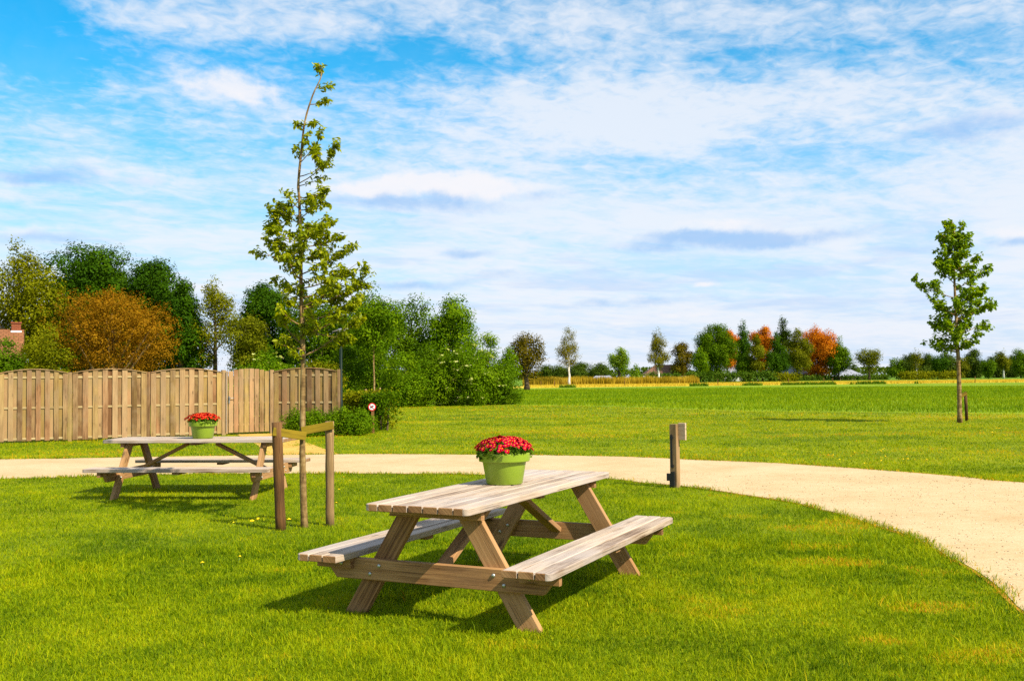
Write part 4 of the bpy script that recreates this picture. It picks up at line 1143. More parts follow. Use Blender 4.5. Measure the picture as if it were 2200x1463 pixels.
detailed_tree('young_tree', 'tall slender young tree with sparse leafy branches tied between two round stakes', trunk_base, trunk_base.y,
    [(654, 1131), (650, 1000), (650, 900), (651, 760), (647, 640), (646, 520), (643, 430), (641, 395), (647, 330), (655, 262), (672, 205), (690, 165), (686, 140)],
    .036, .006,
    [(765, 748, 690, .2), (750, 596, 735, -.15), (740, 600, 690, .2), (720, 780, 655, -.2), (700, 610, 660, -.25), (690, 770, 630, .3), (660, 745, 610, -.3),
     (665, 798, 588, .1), (640, 590, 592, .1), (620, 775, 570, -.2), (600, 605, 560, .25), (590, 750, 522, .2), (570, 560, 535, -.1), (560, 700, 540, -.3), (545, 560, 520, .15), (530, 735, 505, 0.1),
     (520, 600, 500, -.3), (500, 565, 480, .1), (490, 715, 470, .25), (480, 590, 440, .2), (470, 708, 425, -.2), (450, 612, 412, -.15), (452, 690, 430, .2), (425, 695, 415, .0), (430, 575, 468, .1),
     (400, 695, 378, .05), (395, 728, 322, -.1), (380, 700, 345, .15), (350, 690, 300, -.05), (345, 630, 312, .1), (320, 665, 292, -.1), (275, 635, 262, .05), (268, 676, 266, -.05), (225, 702, 214, .05), (190, 714, 184, 0), (165, 680, 140, .03),
     (700, 720, 720, .45), (680, 640, 640, .5), (640, 690, 600, .5), (600, 640, 560, -.5), (560, 670, 500, -.5), (520, 650, 470, .45)],
    0.060, 'lf_young', 5, 1.15, None, .5, .42, 3, .75, (22, (.12, .32), .55))
rb = ground(2062, 908)
detailed_tree('young_tree', 'young tree with a dense narrow leafy crown alone on the lawn at right', rb, rb.y,
    [(2062, 908), (2060, 800), (2056, 720), (2052, 640), (2050, 580), (2051, 530), (2050, 495), (2044, 476)],
    .075, .015,
    [(752, 2098, 733, .2), (750, 2042, 734, -.3), (735, 2090, 720, -.4), (718, 2122, 692, .3), (715, 2004, 680, 0.2), (700, 2012, 692, -.5), (690, 2126, 645, -.2), (680, 1974, 614, .1),
     (670, 2085, 660, .8), (660, 2030, 650, -.8), (655, 2122, 610, .3), (640, 1985, 612, -.3), (640, 2070, 620, -.8), (625, 2128, 568, .1), (610, 2000, 564, .0), (600, 2095, 580, .7), (590, 2030, 560, .7),
     (580, 2100, 548, -.3), (570, 2024, 536, .2), (560, 2085, 545, .5), (550, 2090, 502, .1), (540, 2035, 515, -.3), (520, 2070, 505, .3), (510, 2068, 478, .1), (500, 2042, 478, .1)],
    .13, 'lf_lime', 9, 1.45, None, .7, .5, 3, 2.2, (80, (.4, 1.05), .92))
rs = ground(2077, 904)
o = empty('tree_stake', rs, 0, 'short brown stake with a yellowish tie beside the right-hand young tree', 'tree stake')
mb = MB(2); mb.tube([(0, 0, -.03), (-.01, 0, .5), (-.02, 0, at(2076, 844, rs.y).z)], [.05, .05, .048], 10, True, 0, .03); mb.build('post', [M['stake_dark']] * 2, o)
mb = MB(3); c = at(2062, 851, rs.y) - rs; mb.board((0, -.06, c.z + .10), c + Vector((0, -.06, 0)), (0, 0, 1), .12, .025); mb.build('tie_board', [M['tie_wood']] * 2, o)

# ------------------------------------------------------------------ small tree by the hedge, shrubs
px_tree('lime_tree', 803, 622, 762, 118, 45, 'oval', 'lf_bright', 'small planted tree with a full green crown behind the no dogs sign', leaf_size=.20, cover=5, nlobes=26, clump=7, seed=41, trunk_r=.055, bark_mat='bark_young', limbs=14, droop=.8, trunk_top=.85)
for i, (u, lab) in enumerate(((786, 'left brown stake of the small tree behind the no dogs sign'), (816, 'right brown stake of the small tree behind the no dogs sign'))):
    b = at(u, 860, 44.6); b.z = 0
    o = empty('tree_stake', b, 0, lab, 'tree stake', 'stakes of the small tree')
    zt = at(u, 836 if i == 0 else 833, 44.6).z
    mb = MB(i); mb.tube([(0, 0, -.02), (0, 0, zt)], [.05, .05], 8); mb.build('post', [M['post_wood']] * 2, o)
    c = at(803, 843, 44.8) - b; mb = MB(i + 3); mb.board((0, -.07, zt - .08), c + Vector((0, -.07, -.05)), (0, 0, 1), .11, .025); mb.build('tie_board', [M['tie_wood']] * 2, o)

def shrub(name, u, Y, wpx, vtop, mats, label, shape='bush', leaf_size=.12, cover=5, nlobes=16, clump=7, seed=1, group=None, cat='shrub', **kw):
    return px_tree(name, u, vtop, 2000, wpx, Y, shape, mats, label, cat=cat, leaf_size=leaf_size, cover=cover, nlobes=nlobes, clump=clump, seed=seed, group=group, trunk_r=.05, limbs=10, **kw)
GS = 'low shrubs in front of the fence end'
shrub('shrub', 634, 27.6, 62, 876, 'lf_bright', 'small leafy green shrub at the gate end of the low planting', leaf_size=.09, seed=51, group=GS)
shrub('shrub', 685, 27.4, 96, 884, 'lf_bright', 'low spreading green shrub under the single fence panel', leaf_size=.09, seed=52, group=GS)
shrub('shrub', 752, 27.6, 100, 876, 'lf_bright', 'low bushy green shrub right of the pale stake, left of the sign', leaf_size=.10, seed=53, group=GS)
shrub('shrub', 782, 28.6, 54, 892, 'lf_mid', 'small dark green shrub touching the sign post', leaf_size=.09, seed=58, group=GS)
def hedge(name, p0, p1, w, h, mats, label, leaf_size, cover, seed, extra_z=0.0):
    rng = np.random.RandomState(seed); p0, p1 = Vector(p0), Vector(p1); d = p1 - p0; L = d.length; d /= L; nn = Vector((-d.y, d.x, 0))
    o = empty(name, p0, 0, label, 'hedge')
    n = int(cover * (L * h * 2 + L * w + w * h * 2) / (leaf_size ** 2 * .4))
    s = rng.uniform(-.02, 1.02, n) * L; face = rng.uniform(0, 1, n)
    q = rng.uniform(-.5, .5, n) * w; z = rng.uniform(.02, 1, n) * h
    fr = face < .42; q[fr] = -w / 2 * (1 - rng.exponential(.10, fr.sum()).clip(0, 1)); tp = (face > .42) & (face < .7); z[tp] = h * (1 - rng.exponential(.05, tp.sum()).clip(0, .6))
    en = face > .9; s[en] = np.where(rng.uniform(0, 1, en.sum()) < .5, 0, L)
    bump = 1 + .16 * (vnoise(s * 1.1 / max(h, .1), q * 0, seed, 3) - .5) + extra_z * (s / L)
    hole = vnoise(s * 3.2 / h, z * 3.2 / h + 20, seed + 3, 2) > .38; 
    s, q, z, bump = s[hole], q[hole], z[hole], bump[hole]; n = len(s)
    P = np.outer(s, np.array(d)) + np.outer(q, np.array(nn)); P[:, 2] = z * bump; P += rng.normal(0, leaf_size * .8, P.shape); P[:, 2] = np.maximum(P[:, 2], .02)
    N = rng.normal(0, .8, (n, 3)); N[:, 2] += .4; N -= np.outer(np.sign(-q) * .4, np.array(nn))
    tone = np.clip(.5 + (vnoise(s / h * 1.4, z / h * 1.4, seed + 8, 3) - .5) * .9 + rng.normal(0, .16, n), 0, 1)
    np_mesh('foliage', leaf_quads(P, N, leaf_size * rng.uniform(.6, 1.3, n), rng, .6), 4, np.repeat(tone, 4), [M[mats]], o)
    mb = MB(seed)
    for i in range(max(3, int(L / (h * .5)))):
        a = d * (L * (i + .5) / max(3, int(L / (h * .5)))); mb.tube([a, a + Vector((rng.uniform(-.1, .1), rng.uniform(-.1, .1), h * .8))], [.03 * h, .012 * h], 5, False)
    mb.build('stems', M['bark'], o)
    return o
h0 = at(736, 860, 31.5); h1 = at(828, 860, 30.4)
hedge('beech_hedge', (h0.x, h0.y, 0), (h1.x, h1.y, 0), .8, 1.05, 'lf_yellow', 'clipped yellow-green hedge between the lamp post and the no dogs sign', .10, 5, 61)
h0 = at(800, 860, 30.2); h1 = at(838, 860, 29.6)
hedge('beech_hedge', (h0.x, h0.y, 0), (h1.x, h1.y, 0), .7, 1.02, 'lf_mid', 'dark green hedge end with bare twigs right of the no dogs sign', .09, 4.0, 62)

# ------------------------------------------------------------------ trees and bushes behind the fence
h0 = at(482, 860, 30.6); h1 = at(600, 860, 31.0)
hedge('garden_hedge', (h0.x, h0.y, 0), (h1.x, h1.y, 0), .7, 1.55, 'lf_oak', 'dark garden hedge glimpsed through the gaps of the gate', .10, 4.0, 63)
BG = 'trees behind the fence'
px_tree('poplar_tree', 40, 528, 800, 190, 62, 'oval', 'lf_yellow', 'tall airy yellow-green tree at the left edge behind the tiled roof', group=BG, leaf_size=.30, cover=3.0, nlobes=26, clump=9, seed=71, trunk_r=.28)
px_tree('oak_tree', 208, 530, 806, 262, 70, 'dome', 'lf_oak', 'tallest dark green oak behind the orange-brown tree', group=BG, leaf_size=.33, cover=8.5, nlobes=30, clump=9, seed=72, trunk_r=.35)
px_tree('oak_tree', 392, 614, 806, 100, 64, 'dome', 'lf_oak', 'smaller dark green oak beside the pale open tree', group=BG, leaf_size=.30, cover=8.5, nlobes=16, clump=9, seed=173, trunk_r=.25)
px_tree('oak_tree', 318, 566, 812, 210, 68, 'dome', 'lf_oak', 'dark green oak sloping down right of the tallest oak', group=BG, leaf_size=.32, cover=8.5, nlobes=24, clump=9, seed=73, trunk_r=.3)
px_tree('oak_tree', 120, 640, 790, 150, 72, 'dome', 'lf_mid', 'mid green tree between the airy tree and the tallest oak', group=BG, leaf_size=.32, cover=4, nlobes=18, clump=9, seed=74, trunk_r=.25)
px_tree('amber_tree', 240, 630, 806, 258, 46, 'dome', 'lf_brown', 'broad orange-brown tree behind the wooden fence', group=BG, leaf_size=.15, cover=2.6, nlobes=44, clump=8, seed=75, trunk_r=.2, limbs=24, bark_mat='bark_young', hollow=.35)
px_tree('birch_tree', 462, 598, 800, 112, 64, 'oval', 'lf_yellow', 'pale open tree with sky showing through left of the gate', group=BG, leaf_size=.25, cover=1.7, nlobes=20, clump=8, seed=76, trunk_r=.2, limbs=18)
px_tree('willow_tree', 528, 660, 812, 100, 62, 'round', 'lf_olive', 'olive green tree behind the gate between the pale and dark trees', group=BG, leaf_size=.27, cover=3, nlobes=16, clump=8, seed=77)
px_tree('oak_tree', 580, 615, 806, 140, 72, 'dome', 'lf_oak', 'dark green oak behind the gate and the slender young tree', group=BG, leaf_size=.33, cover=7.5, nlobes=22, clump=9, seed=78)
px_tree('maple_tree', 690, 640, 812, 150, 66, 'dome', 'lf_mid', 'olive green tree behind the lower branches of the slender young tree', group=BG, leaf_size=.30, cover=4.5, nlobes=20, clump=9, seed=79)
px_tree('maple_tree', 775, 648, 812, 130, 74, 'dome', 'lf_bright', 'green tree behind the lamp post head', group=BG, leaf_size=.30, cover=4.5, nlobes=18, clump=9, seed=80)
px_tree('oak_tree', 885, 648, 800, 150, 78, 'dome', 'lf_mid', 'mid green oak with sky gaps right of the small planted tree', group=BG, leaf_size=.34, cover=3.6, nlobes=24, clump=9, seed=81, trunk_r=.3, limbs=14)
px_tree('oak_tree', 978, 643, 800, 112, 76, 'round', 'lf_bright', 'rounded bright green oak at the right end of the tree row', group=BG, leaf_size=.34, cover=5, nlobes=20, clump=9, seed=82, trunk_r=.3)
BF = 'shrubs behind the fence'
shrub('shrub', 14, 40, 150, 731, 'lf_mid', 'rounded green bush below the tiled roof at the left edge', leaf_size=.17, seed=83, group=BF)
shrub('shrub', 100, 38, 140, 712, 'lf_yellow', 'yellow-green bush in front of the orange-brown tree', leaf_size=.17, seed=84, group=BF)
M_ = px_tree('elder_bush', 575, 745, 2000, 150, 40, 'bush', 'lf_bright', 'bright green elder bush with pale yellow blossoms above the gate', cat='shrub', group=BF, leaf_size=.17, cover=5, nlobes=18, clump=7, seed=85, blossoms=(90, .20), trunk_r=.06)
shrub('shrub', 690, 40, 110, 765, 'lf_yellow', 'yellow-green bush above the single fence panel', leaf_size=.17, seed=86, group=BF)
shrub('shrub', 745, 46, 90, 745, 'lf_mid', 'dense green bush behind the lamp post', leaf_size=.18, seed=87, group=BF)
BM = 'bushes along the edge of the lawn'
shrub('shrub', 800, 58, 120, 740, 'lf_mid', 'green bush behind the small planted tree', leaf_size=.2, seed=88, group=BM, nlobes=20)
shrub('shrub', 870, 55.5, 140, 762, 'lf_bright', 'broad green bush right of the small planted tree', leaf_size=.2, seed=89, group=BM, nlobes=22)
shrub('shrub', 925, 57.5, 130, 742, 'lf_mid', 'tall dark green bush below the mid green oak', leaf_size=.2, seed=90, group=BM, nlobes=22)
px_tree('elder_bush', 1005, 736, 2000, 160, 57, 'bush', 'lf_bright', 'large elder bush with creamy yellow blossoms at the lawn edge', cat='shrub', group=BM, leaf_size=.21, cover=5.5, nlobes=24, clump=7, seed=91, blossoms=(110, .27), trunk_r=.08)
px_tree('sapling', 1047, 706, 800, 46, 58.5, 'column', 'lf_lime', 'leggy green sapling rising out of the blossoming elder bush', cat='tree', leaf_size=.23, cover=2.2, nlobes=12, clump=6, seed=92, trunk_r=.04)
shrub('shrub', 1078, 58, 84, 778, 'lf_mid', 'dark green bush with drooping twigs at the right end of the row', leaf_size=.18, seed=93, group=BM, nlobes=18, droop=1.0)
shrub('shrub', 842, 61, 80, 775, 'lf_oak', 'dark bush in the shade between the small tree and the broad green bush', leaf_size=.2, seed=94, group=BM)
px_tree('maple_tree', 1094, 748, 830, 46, 85, 'oval', 'lf_bright', 'small bright green tree beside the brown-olive oak', leaf_size=.3, cover=4.5, nlobes=12, clump=7, seed=95)
px_tree('oak_tree', 1131, 720, 812, 84, 120, 'round', 'lf_brownoak', 'brown-olive oak standing right of the bushes', leaf_size=.42, cover=3.4, nlobes=22, clump=8, seed=96, trunk_r=.35, limbs=14)

# ------------------------------------------------------------------ far trees, hedges, buildings
def far(u, vt, vb, w, Y, shape, mats, label, name='tree', **kw):
    kw.setdefault('leaf_size', .0024 * Y); kw.setdefault('cover', 6.0); kw.setdefault('nlobes', 16); kw.setdefault('clump', 6)
    kw.setdefault('seed', int(u)); kw.setdefault('group', 'trees on the horizon'); kw.setdefault('limbs', 6)
    return px_tree(name, u, vt, vb, w * 1.12, Y, shape, mats, label, **kw)
far(1222, 703, 786, 46, 185, 'birch', 'lf_birch', 'white-trunked birch with drooping yellowish foliage, leftmost on the horizon', 'birch_tree', cover=2.2, bark_mat='bark_birch', trunk_r=.25, droop=2.0, aspect=.5, trunk_top=.4)
far(1330, 752, 802, 40, 205, 'round', 'lf_lime', 'small dark green tree with short trunk standing between the two birches', 'lime_tree', trunk_r=.45)
far(1364, 783, 818, 19, 215, 'cone', 'lf_lime', 'little cone-shaped evergreen left of the second birch', 'conifer')
far(1414, 709, 790, 42, 225, 'birch', 'lf_birch', 'white-trunked birch in front of the brown-roofed farmhouse', 'birch_tree', cover=3.6, bark_mat='bark_birch', trunk_r=.28, droop=2.0, aspect=.5, trunk_top=.4)
far(1461, 735, 812, 48, 262, 'oval', 'lf_brownoak', 'dark brownish yew right of the farmhouse roof', 'yew_tree', cover=4.5)
far(1503, 749, 806, 36, 250, 'oval', 'lf_bright', 'small fresh green tree between the yew and the big mixed tree', 'maple_tree')
far(1538, 700, 812, 78, 262, 'dome', 'lf_mid', 'broad tall green tree in the middle of the farmyard trees', 'oak_tree', nlobes=24)
far(1562, 706, 790, 44, 280, 'round', 'lf_orange', 'orange tree peeping out behind the broad green tree', 'copper_beech')
far(1597, 690, 800, 29, 266, 'column', 'lf_oak', 'narrow dark columnar poplar', 'poplar_tree', nlobes=20)
far(1601, 764, 814, 36, 248, 'dome', 'lf_mid', 'low green bush at the foot of the poplar', 'shrub', cat='shrub')
far(1637, 697, 800, 50, 285, 'oval', 'lf_orange', 'orange tree behind the yellowish birch', 'copper_beech', cover=5.0)
far(1625, 720, 798, 32, 246, 'birch', 'lf_olive', 'slim yellowish birch with white trunk right of the poplar', 'birch_tree', bark_mat='bark_birch', trunk_r=.3, droop=1.5)
far(1668, 720, 802, 58, 250, 'cone', 'lf_oak', 'spreading dark green conifer with a visible trunk', 'conifer', cover=5, nlobes=22)
far(1682, 680, 800, 42, 290, 'oval', 'lf_dark', 'tallest dark tree leaning out above the conifer', 'poplar_tree', cover=3.4)
far(1712, 708, 808, 54, 262, 'oval', 'lf_olive', 'olive tree between the conifer and the big orange tree', 'maple_tree')
far(1757, 694, 812, 82, 272, 'oval', 'lf_orange', 'biggest bright orange tree at the right of the farmyard', 'copper_beech', nlobes=26, cover=5.5)
far(1801, 724, 812, 44, 268, 'oval', 'lf_mid', 'green birch right of the biggest orange tree', 'birch_tree', droop=1.2)
far(1866, 754, 802, 56, 262, 'fan', 'lf_olive', 'small fan-crowned tree standing alone right of the farmyard', 'cherry_tree', trunk_r=.3, cover=3.5)
far(1834, 782, 806, 16, 330, 'column', 'lf_dull', 'faint small tree behind the pale barn', 'tree')
far(1968, 746, 796, 20, 270, 'birch', 'lf_olive', 'thin yellow birch with white trunk on the right horizon', 'birch_tree', bark_mat='bark_birch', trunk_r=.22, cover=2.6)
far(2155, 754, 796, 24, 275, 'oval', 'lf_olive', 'yellowish birch with white trunk near the right edge', 'birch_tree', bark_mat='bark_birch', trunk_r=.25)
far(2017, 766, 800, 30, 272, 'round', 'lf_oak', 'round dark tree in front of the wood left of the right-hand young tree', 'maple_tree')
far(2122, 770, 808, 26, 270, 'oval', 'lf_mid', 'small green tree in front of the wood right of the right-hand young tree', 'maple_tree')
far(2192, 752, 808, 36, 280, 'round', 'lf_mid', 'green tree cut by the right edge of the view', 'oak_tree')
for i, (u, vt, w, mm, lab) in enumerate((
        (1925, 770, 30, 'lf_mid', 'leftmost lower tree of the right-hand wood'), (1948, 760, 42, 'lf_dull', 'wide dull tree left of the thin yellow birch'),
        (1992, 760, 44, 'lf_dull', 'dull green tree right of the thin yellow birch'), (2030, 762, 44, 'lf_dull', 'dull tree behind the round dark tree'),
        (2062, 768, 36, 'lf_olive', 'olive tree behind the trunk of the right-hand young tree'), (2090, 752, 50, 'lf_dull', 'highest tree of the wood right of the young tree trunk'),
        (2140, 762, 42, 'lf_dull', 'dull tree behind the yellowish birch near the edge'), (2175, 768, 40, 'lf_dull', 'dull tree left of the edge tree'))):
    far(u, vt, 812, w, 315, 'dome', mm, lab, 'oak_tree', group='wood on the right horizon', seed=500 + i, nlobes=14)
for i, (u, vt, w, mm, lab) in enumerate((
        (1245, 783, 58, 'lf_dull', 'rounded green tree right of the leftmost birch'), (1286, 783, 44, 'lf_dull', 'rounded tree left of the small dark green tree'),
        (1172, 785, 40, 'lf_dull', 'low tree right of the brown-olive oak'), (1200, 788, 40, 'lf_dull', 'low tree behind the leftmost birch'))):
    far(u, vt, 815, w, 330, 'dome', mm, lab, 'oak_tree', group='low trees on the left horizon', seed=530 + i, nlobes=14)
# distant wood closing the horizon
rng = np.random.RandomState(77); n = 26000
x = rng.uniform(-520, 640, n); y = 720 + rng.uniform(0, 40, n); top = 3.0 + 8.5 * vnoise(x * .02, x * 0, 4, 4) ** 1.3
z = rng.uniform(0, 1, n) ** .7 * top
P = np.stack([x, y, z], 1); N = rng.normal(0, .8, (n, 3)); N[:, 2] += .5; N[:, 1] -= .4
w_ = np_mesh('distant_wood', leaf_quads(P, N, rng.uniform(1.2, 2.6, n), rng, .8), 4, np.repeat(np.clip(.5 + (vnoise(x * .05, z * .2, 2, 3) - .5) + rng.normal(0, .15, n), 0, 1), 4), [M['lf_dull']])
props(w_, 'low dull green wood along the far horizon', 'wood', kind='stuff')

M['lf_hedge'] = leaf('far_hedge_leaf', G((.035, .075, .004), (.065, .12, .006), (.11, .16, .01)), .25)
hedge('farm_hedge', at(1372, 800, 238).xy.to_3d(), at(1658, 800, 244).xy.to_3d(), 2.0, 1.95, 'lf_hedge', 'long clipped hedge in front of the farmhouse', .42, 4, 201)
hedge('farm_hedge', at(1659, 800, 246).xy.to_3d(), at(1705, 800, 248).xy.to_3d(), 2.0, 1.6, 'lf_yellow', 'short lighter green hedge below the conifer', .42, 4, 202)
hedge('farm_hedge', at(1690, 800, 268).xy.to_3d(), at(1900, 800, 272).xy.to_3d(), 2.0, .9, 'lf_hedge', 'low hedge below the orange tree and the pale barn', .42, 4, 203)
hedge('farm_hedge', at(1936, 800, 262).xy.to_3d(), at(2052, 800, 266).xy.to_3d(), 2.0, 1.6, 'lf_yellow', 'clipped light green hedge in front of the right-hand wood', .42, 4, 204)

# tall dry growth at the edge of the field
n = 15000
x = RS.uniform(2, 35, n); y = 186 + RS.uniform(0, 12, n)
h = (1.1 + 1.0 * vnoise(x * .4, y * .2, 6, 3)) * RS.uniform(.5, 1.1, n)
V, T, Q = blades('r', x, y, h, np.full(n, .16), np.clip(vnoise(x * .35, y * .1, 8, 3) + RS.normal(0, .2, n), 0, 1), False, .12)
props(np_mesh('dry_reeds', V, T, Q, [M['reed']]), 'golden brown stand of dry reeds along the far edge of the field', 'reeds', kind='stuff')
n = 9000
x = RS.uniform(4, 80, n); y = 150 + x * .085 + RS.normal(0, .5, n); keep = vnoise(x * .25, x * 0, 12, 3) > .60
x, y = x[keep], y[keep]; n = len(x)
V, T, Q = blades('r', x, y, .55 * RS.uniform(.4, 1.2, n), np.full(n, .12), np.clip(RS.normal(.4, .25, n), 0, 1), False, .4)
props(np_mesh('ditch_weeds', V, T, Q, [M['scrub']]), 'green weeds along the ditch between the field and the yellow strip', 'weeds', kind='stuff')
n = 60000
x = RS.uniform(2, 140, n); y = RS.uniform(0, 1, n) ** .7 * 40 + 153 + np.clip(x - 10, 0, 60) * .09
keep = y < np.interp(x, [0, 18, 60, 320], [182, 190, 214, 234]); x, y = x[keep], y[keep]; n = len(x)
M['straw'] = leaf('straw_blade', G((.36, .26, .02), (.52, .38, .035), (.62, .48, .07)), .3)
V, T, Q = blades('r', x, y, .32 * RS.uniform(.5, 1.3, n), np.full(n, .12), np.clip(vnoise(x * .08, y * .3, 3, 3) + RS.normal(0, .15, n), 0, 1), False, .5)
props(np_mesh('dry_grass', V, T, Q, [M['straw']]), 'ripe yellow grass in the strip beyond the green field', 'dry grass', kind='stuff')
for i, (u, v) in enumerate(((1162, 829), (1191, 829), (1342, 827), (1542, 826), (1694, 824), (1770, 823), (1789, 823), (2095, 822))):
    b = at(u, v, 162); o = empty('field_post', (b.x, 162, 0), 0, 'thin reddish brown post in the yellow strip along the field', 'post', 'thin posts along the field edge')
    mb = MB(i); mb.tube([(0, 0, -.05), (.02, 0, 1.0)], [.06, .05], 6); mb.build('stake', [M['stake_dark']] * 2, o)

# buildings
def tile_mat(name, c1, c2, sx=.25, sy=.2):
    m, nt, out = new_mat(name)
    uv = nt.node('ShaderNodeUVMap'); uv.uv_map = 'UVMap'
    br = nt.node('ShaderNodeTexBrick'); nt.put(br.inputs['Vector'], uv.outputs[0])
    nt.put(br.inputs['Color1'], c1); nt.put(br.inputs['Color2'], c2); nt.put(br.inputs['Mortar'], tuple(c * .45 for c in c1))
    br.inputs['Scale'].default_value = 1.0; br.inputs['Brick Width'].default_value = sx; br.inputs['Row Height'].default_value = sy
    br.inputs['Mortar Size'].default_value = .02
    t = nt.node('ShaderNodeTexCoord'); nn = nt.noise(t.outputs['Object'], 2.0, 4.0, .6)
    col = nt.mix(nt.lin(nn, .35, .7, 0, .5), br.outputs[0], tuple(c * .6 for c in c2))
    principled(nt, out, col, .8, .2, nt.bump(br.outputs['Fac'], .4, .02)); return m
M['roof_red'] = tile_mat('clay_roof_tiles', (.27, .115, .045), (.215, .085, .034))
M['roof_brown'] = tile_mat('brown_roof_tiles', (.20, .10, .06), (.16, .085, .05), .4, .35)
M['brick'] = tile_mat('red_brick', (.34, .10, .045), (.28, .08, .035), .22, .075)
M['brick_far'] = tile_mat('pale_brick', (.42, .27, .2), (.36, .22, .16), .3, .1)
M['white_wall'] = plain('white_render', (.72, .72, .72), .8, .2)
M['barn_roof'] = plain('pale_metal_roof', (.25, .26, .31), .5, .3)
M['barn_wall'] = plain('grey_barn_wall', (.34, .33, .32), .8, .2)
M['window_glass'] = plain('window_glass', (.03, .035, .04), .1, .5)
def house(name, loc, w, d, hw, hr, label, cat, wall, roof, rz=0, over=.35, hip=0.0, windows=(), fascia=None, chimney=None):
    o = empty(name, loc, rz, label, cat)
    mb = MB(1); mb.box((-w / 2, -d / 2, -.1), (w / 2, d / 2, hw))
    if hip == 0:
        for s in (-1, 1):
            b = len(mb.v)
            for p in ((s * w / 2, -d / 2, hw), (s * w / 2, d / 2, hw), (s * w / 2, 0, hw + hr * .97)): mb.v.append(Vector(p))
            mb.face([b, b + 1, b + 2] if s > 0 else [b + 1, b, b + 2], [(0, 0), (d, 0), (d / 2, hr)])
    mb.build('wall', wall, o)
    mb = MB(2); W, D = w / 2 + over, d / 2 + over; e = hw - over * hr / (d / 2) * .8 + .02
    for s in (-1, 1):
        quad = [(-W, s * D, e), (W, s * D, e), (W - hip, 0, hw + hr), (-W + hip, 0, hw + hr)]
        b = len(mb.v)
        for p in quad: mb.v.append(Vector(p))
        for p in quad: mb.v.append(Vector((p[0], p[1], p[2] + .14)))
        sl = math.hypot(D, hr); uv = [(-W, 0), (W, 0), (W - hip, sl), (-W + hip, sl)]
        top = [b + 4, b + 5, b + 6, b + 7]; bot = [b, b + 1, b + 2, b + 3]
        mb.face(top if s < 0 else top[::-1], uv if s < 0 else uv[::-1]); mb.face(bot[::-1] if s < 0 else bot, uv)
        for i in range(4):
            j = (i + 1) % 4; q = [b + i, b + j, b + 4 + j, b + 4 + i]; mb.face(q if s < 0 else q[::-1])
    if hip:
        for s in (-1, 1):
            b = len(mb.v)
            for p in ((s * W, -D, e + .142), (s * W, D, e + .142), (s * (W - hip), 0, hw + hr + .142)): mb.v.append(Vector(p))
            mb.face([b, b + 1, b + 2] if s > 0 else [b + 1, b, b + 2], [(0, 0), (2 * D, 0), (D, math.hypot(hip, hr))])
    rf = mb.build('roof', roof, o)
    if fascia is not None:
        mb = MB(4); mb.box((-W, -D - .06, e - .25), (W, -D - .005, e + .15)); mb.build('fascia', fascia, rf)
    if chimney:
        cx, cw, ch = chimney; mb = MB(5); mb.box((cx - cw / 2, -cw / 2, hw + hr * .55), (cx + cw / 2, cw / 2, hw + hr + ch)); mb.box((cx - cw / 2 - .04, -cw / 2 - .04, hw + hr + ch), (cx + cw / 2 + .04, cw / 2 + .04, hw + hr + ch + .08))
        c = mb.build('chimney', M['brick'], rf)
        mb = MB(6); mb.box((cx - cw / 2 - .03, -cw / 2 - .03, hw + hr - .22), (cx + cw / 2 + .03, cw / 2 + .03, hw + hr + .06)); mb.build('flashing', M['white_wall'], c)
    for (wx, wz, ww, wh) in windows:
        mb = MB(7); mb.box((wx - ww / 2 - .06, -d / 2 - .05, wz - .06), (wx + ww / 2 + .06, -d / 2 - .002, wz + wh + .06)); wd = mb.build('window', M['white_wall'], o)
        mb = MB(8); mb.box((wx - ww / 2, -d / 2 - .06, wz), (wx + ww / 2, -d / 2 - .052, wz + wh)); mb.build('pane', M['window_glass'], wd)
    return o
zr = at(20, 708, 56).z; he = at(52, 712, 56); hx, hy = he.x - 4.9 * math.cos(R(26)), he.y - 4.9 * math.sin(R(26))
house('brick_house', (hx, hy, 0), 9.0, 6.6, zr - 2.3, 2.15, 'brick house with red tiled roof and chimney at the left edge behind the fence', 'house', M['brick'], M['roof_red'], R(26), .4, 0, ((3.0, .9, 1.2, 1.1), (0, .9, 1.2, 1.1)), None, (4.5, .48, .46))
p = at(1425, 800, 262); house('farmhouse', (p.x + 1.5, 266, 0), 13, 8, 1.75, 2.75, 'farmhouse with brown hipped roof and white eaves behind the birch', 'house', M['brick_far'], M['roof_brown'], 0, .5, 4.0, ((-3, .6, 1.2, 1.0), (2, .6, 1.2, 1.0)), M['white_wall'])
p = at(1296, 803, 290); house('low_shed', (p.x, 292, 0), 6.0, 5, .9, .9, 'small low shed with pale grey roof left of the dark green tree', 'shed', M['barn_wall'], M['barn_roof'], 0, .3, 1.2)
p = at(1378, 803, 300); house('low_shed', (p.x, 304, 0), 9, 5, 1.0, .75, 'pale roofed shed just left of the farmhouse', 'shed', M['barn_wall'], M['barn_roof'], 0, .3, 1.0)
p = at(1832, 803, 276); house('barn', (p.x, 280, 0), 6.6, 6, 1.15, 1.75, 'pale grey hip-roofed barn right of the orange tree', 'barn', M['brick_far'], M['barn_roof'], 0, .35, 3.0)
p = at(1704, 800, 276); house('farm_cottage', (p.x, 279, 0), 7, 6, 1.9, 2.1, 'pinkish brick cottage glimpsed below the olive tree', 'house', M['brick_far'], M['barn_roof'], R(12), .35, 0, ((-1.5, .5, 1.0, 1.0), (1.2, .5, 1.0, 1.0)))
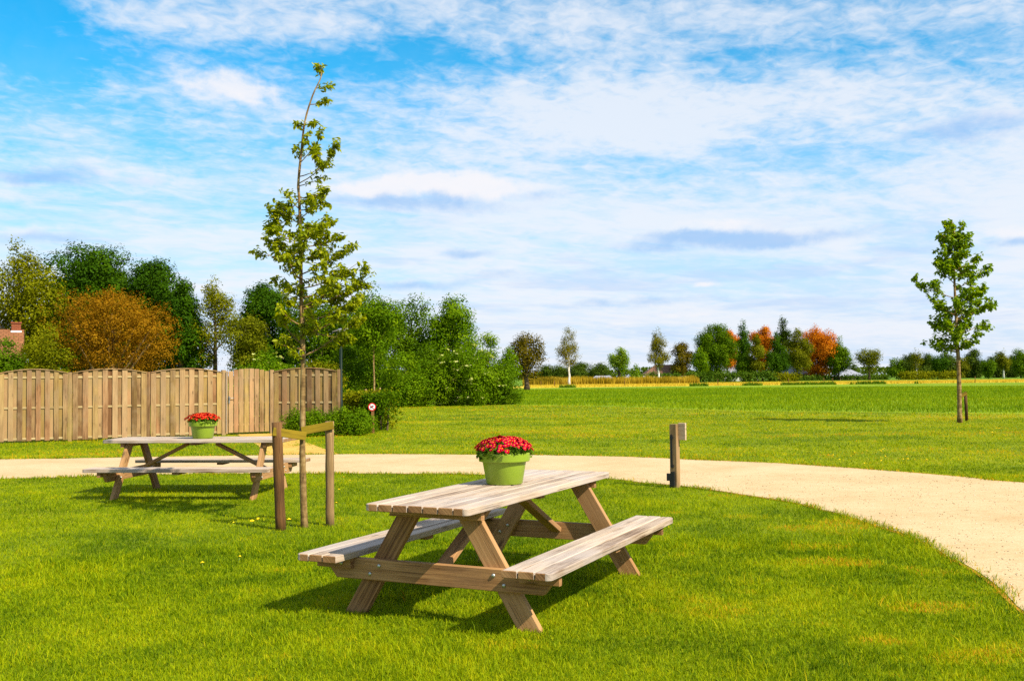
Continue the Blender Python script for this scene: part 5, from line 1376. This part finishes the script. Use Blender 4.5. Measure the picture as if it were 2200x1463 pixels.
p = at(1580, 785, 284); house('farm_cottage', (p.x, 288, 0), 6, 6, 2.2, 2.2, 'white-walled house glimpsed behind the poplar', 'house', M['white_wall'], M['barn_roof'], R(-10), .35, 0, ((-1, .5, 1.0, 1.0),))

# ------------------------------------------------------------------ dandelions
M['dandelion'] = plain('dandelion_yellow', (.75, .52, .01), .7, .1)
def dandelion(seed=0):
    o = empty('dandelion', (0, 0, 0))
    mb = MB(1); mb.tube([(0, 0, 0), (.004, .002, .03), (.006, 0, .055)], [.0022, .002, .002], 5); mb.build('stem', M['pot'], o)
    mb = MB(2)
    for k in range(16):
        a = k * .3927; b = len(mb.v)
        for q in ((.006, 0, .055), (.006 + .017 * math.cos(a), .017 * math.sin(a), .060), (.006 + .019 * math.cos(a + .2), .019 * math.sin(a + .2), .058), (.006 + .017 * math.cos(a + .39), .017 * math.sin(a + .39), .060)): mb.v.append(Vector(q))
        mb.face([b, b + 1, b + 2, b + 3])
    mb.lathe([(.011, .0585), (.008, .066), (.001, .069)], 10, (.006, 0, 0), cap_bottom=False)
    mb.build('flower', M['dandelion'], o); return o
d0 = dandelion()
spots = [(503, 1133), (541, 1132), (583, 1133), (604, 1122), (620, 1130), (690, 1124), (558, 1126), (724, 1092), (738, 1034), (752, 1040), (726, 1058), (437, 1222), (512, 1210)]
rng = random.Random(6)
spots2 = [(1870 + rng.gauss(0, 55), 985 + rng.gauss(0, 9)) for _ in range(16)] + [(1950 + rng.gauss(0, 30), 994) for _ in range(4)]
spots3 = [(2010 + rng.uniform(0, 150), 915 + rng.uniform(0, 18)) for _ in range(8)]
first = True
for L_, lab, gr in ((spots, 'yellow dandelion flower in the lawn grass near the tree stakes', 'dandelions near the tree stakes'), (spots2, 'yellow dandelion flower in the lawn along the far edge of the path', 'dandelions beyond the path'), (spots3, 'yellow dandelion flower around the foot of the right-hand young tree', 'dandelions round the right-hand young tree')):
    for (u, v) in L_:
        o = d0 if first else copy_tree(d0); first = False
        p = ground(u, v); o.location = (p.x, p.y, 0); o.rotation_euler = (rng.uniform(-.2, .5), rng.uniform(-.3, .3), rng.uniform(0, 6))
        s = rng.uniform(.8, 1.25); o.scale = (s, s, s)
        props(o, lab, 'flower', gr)
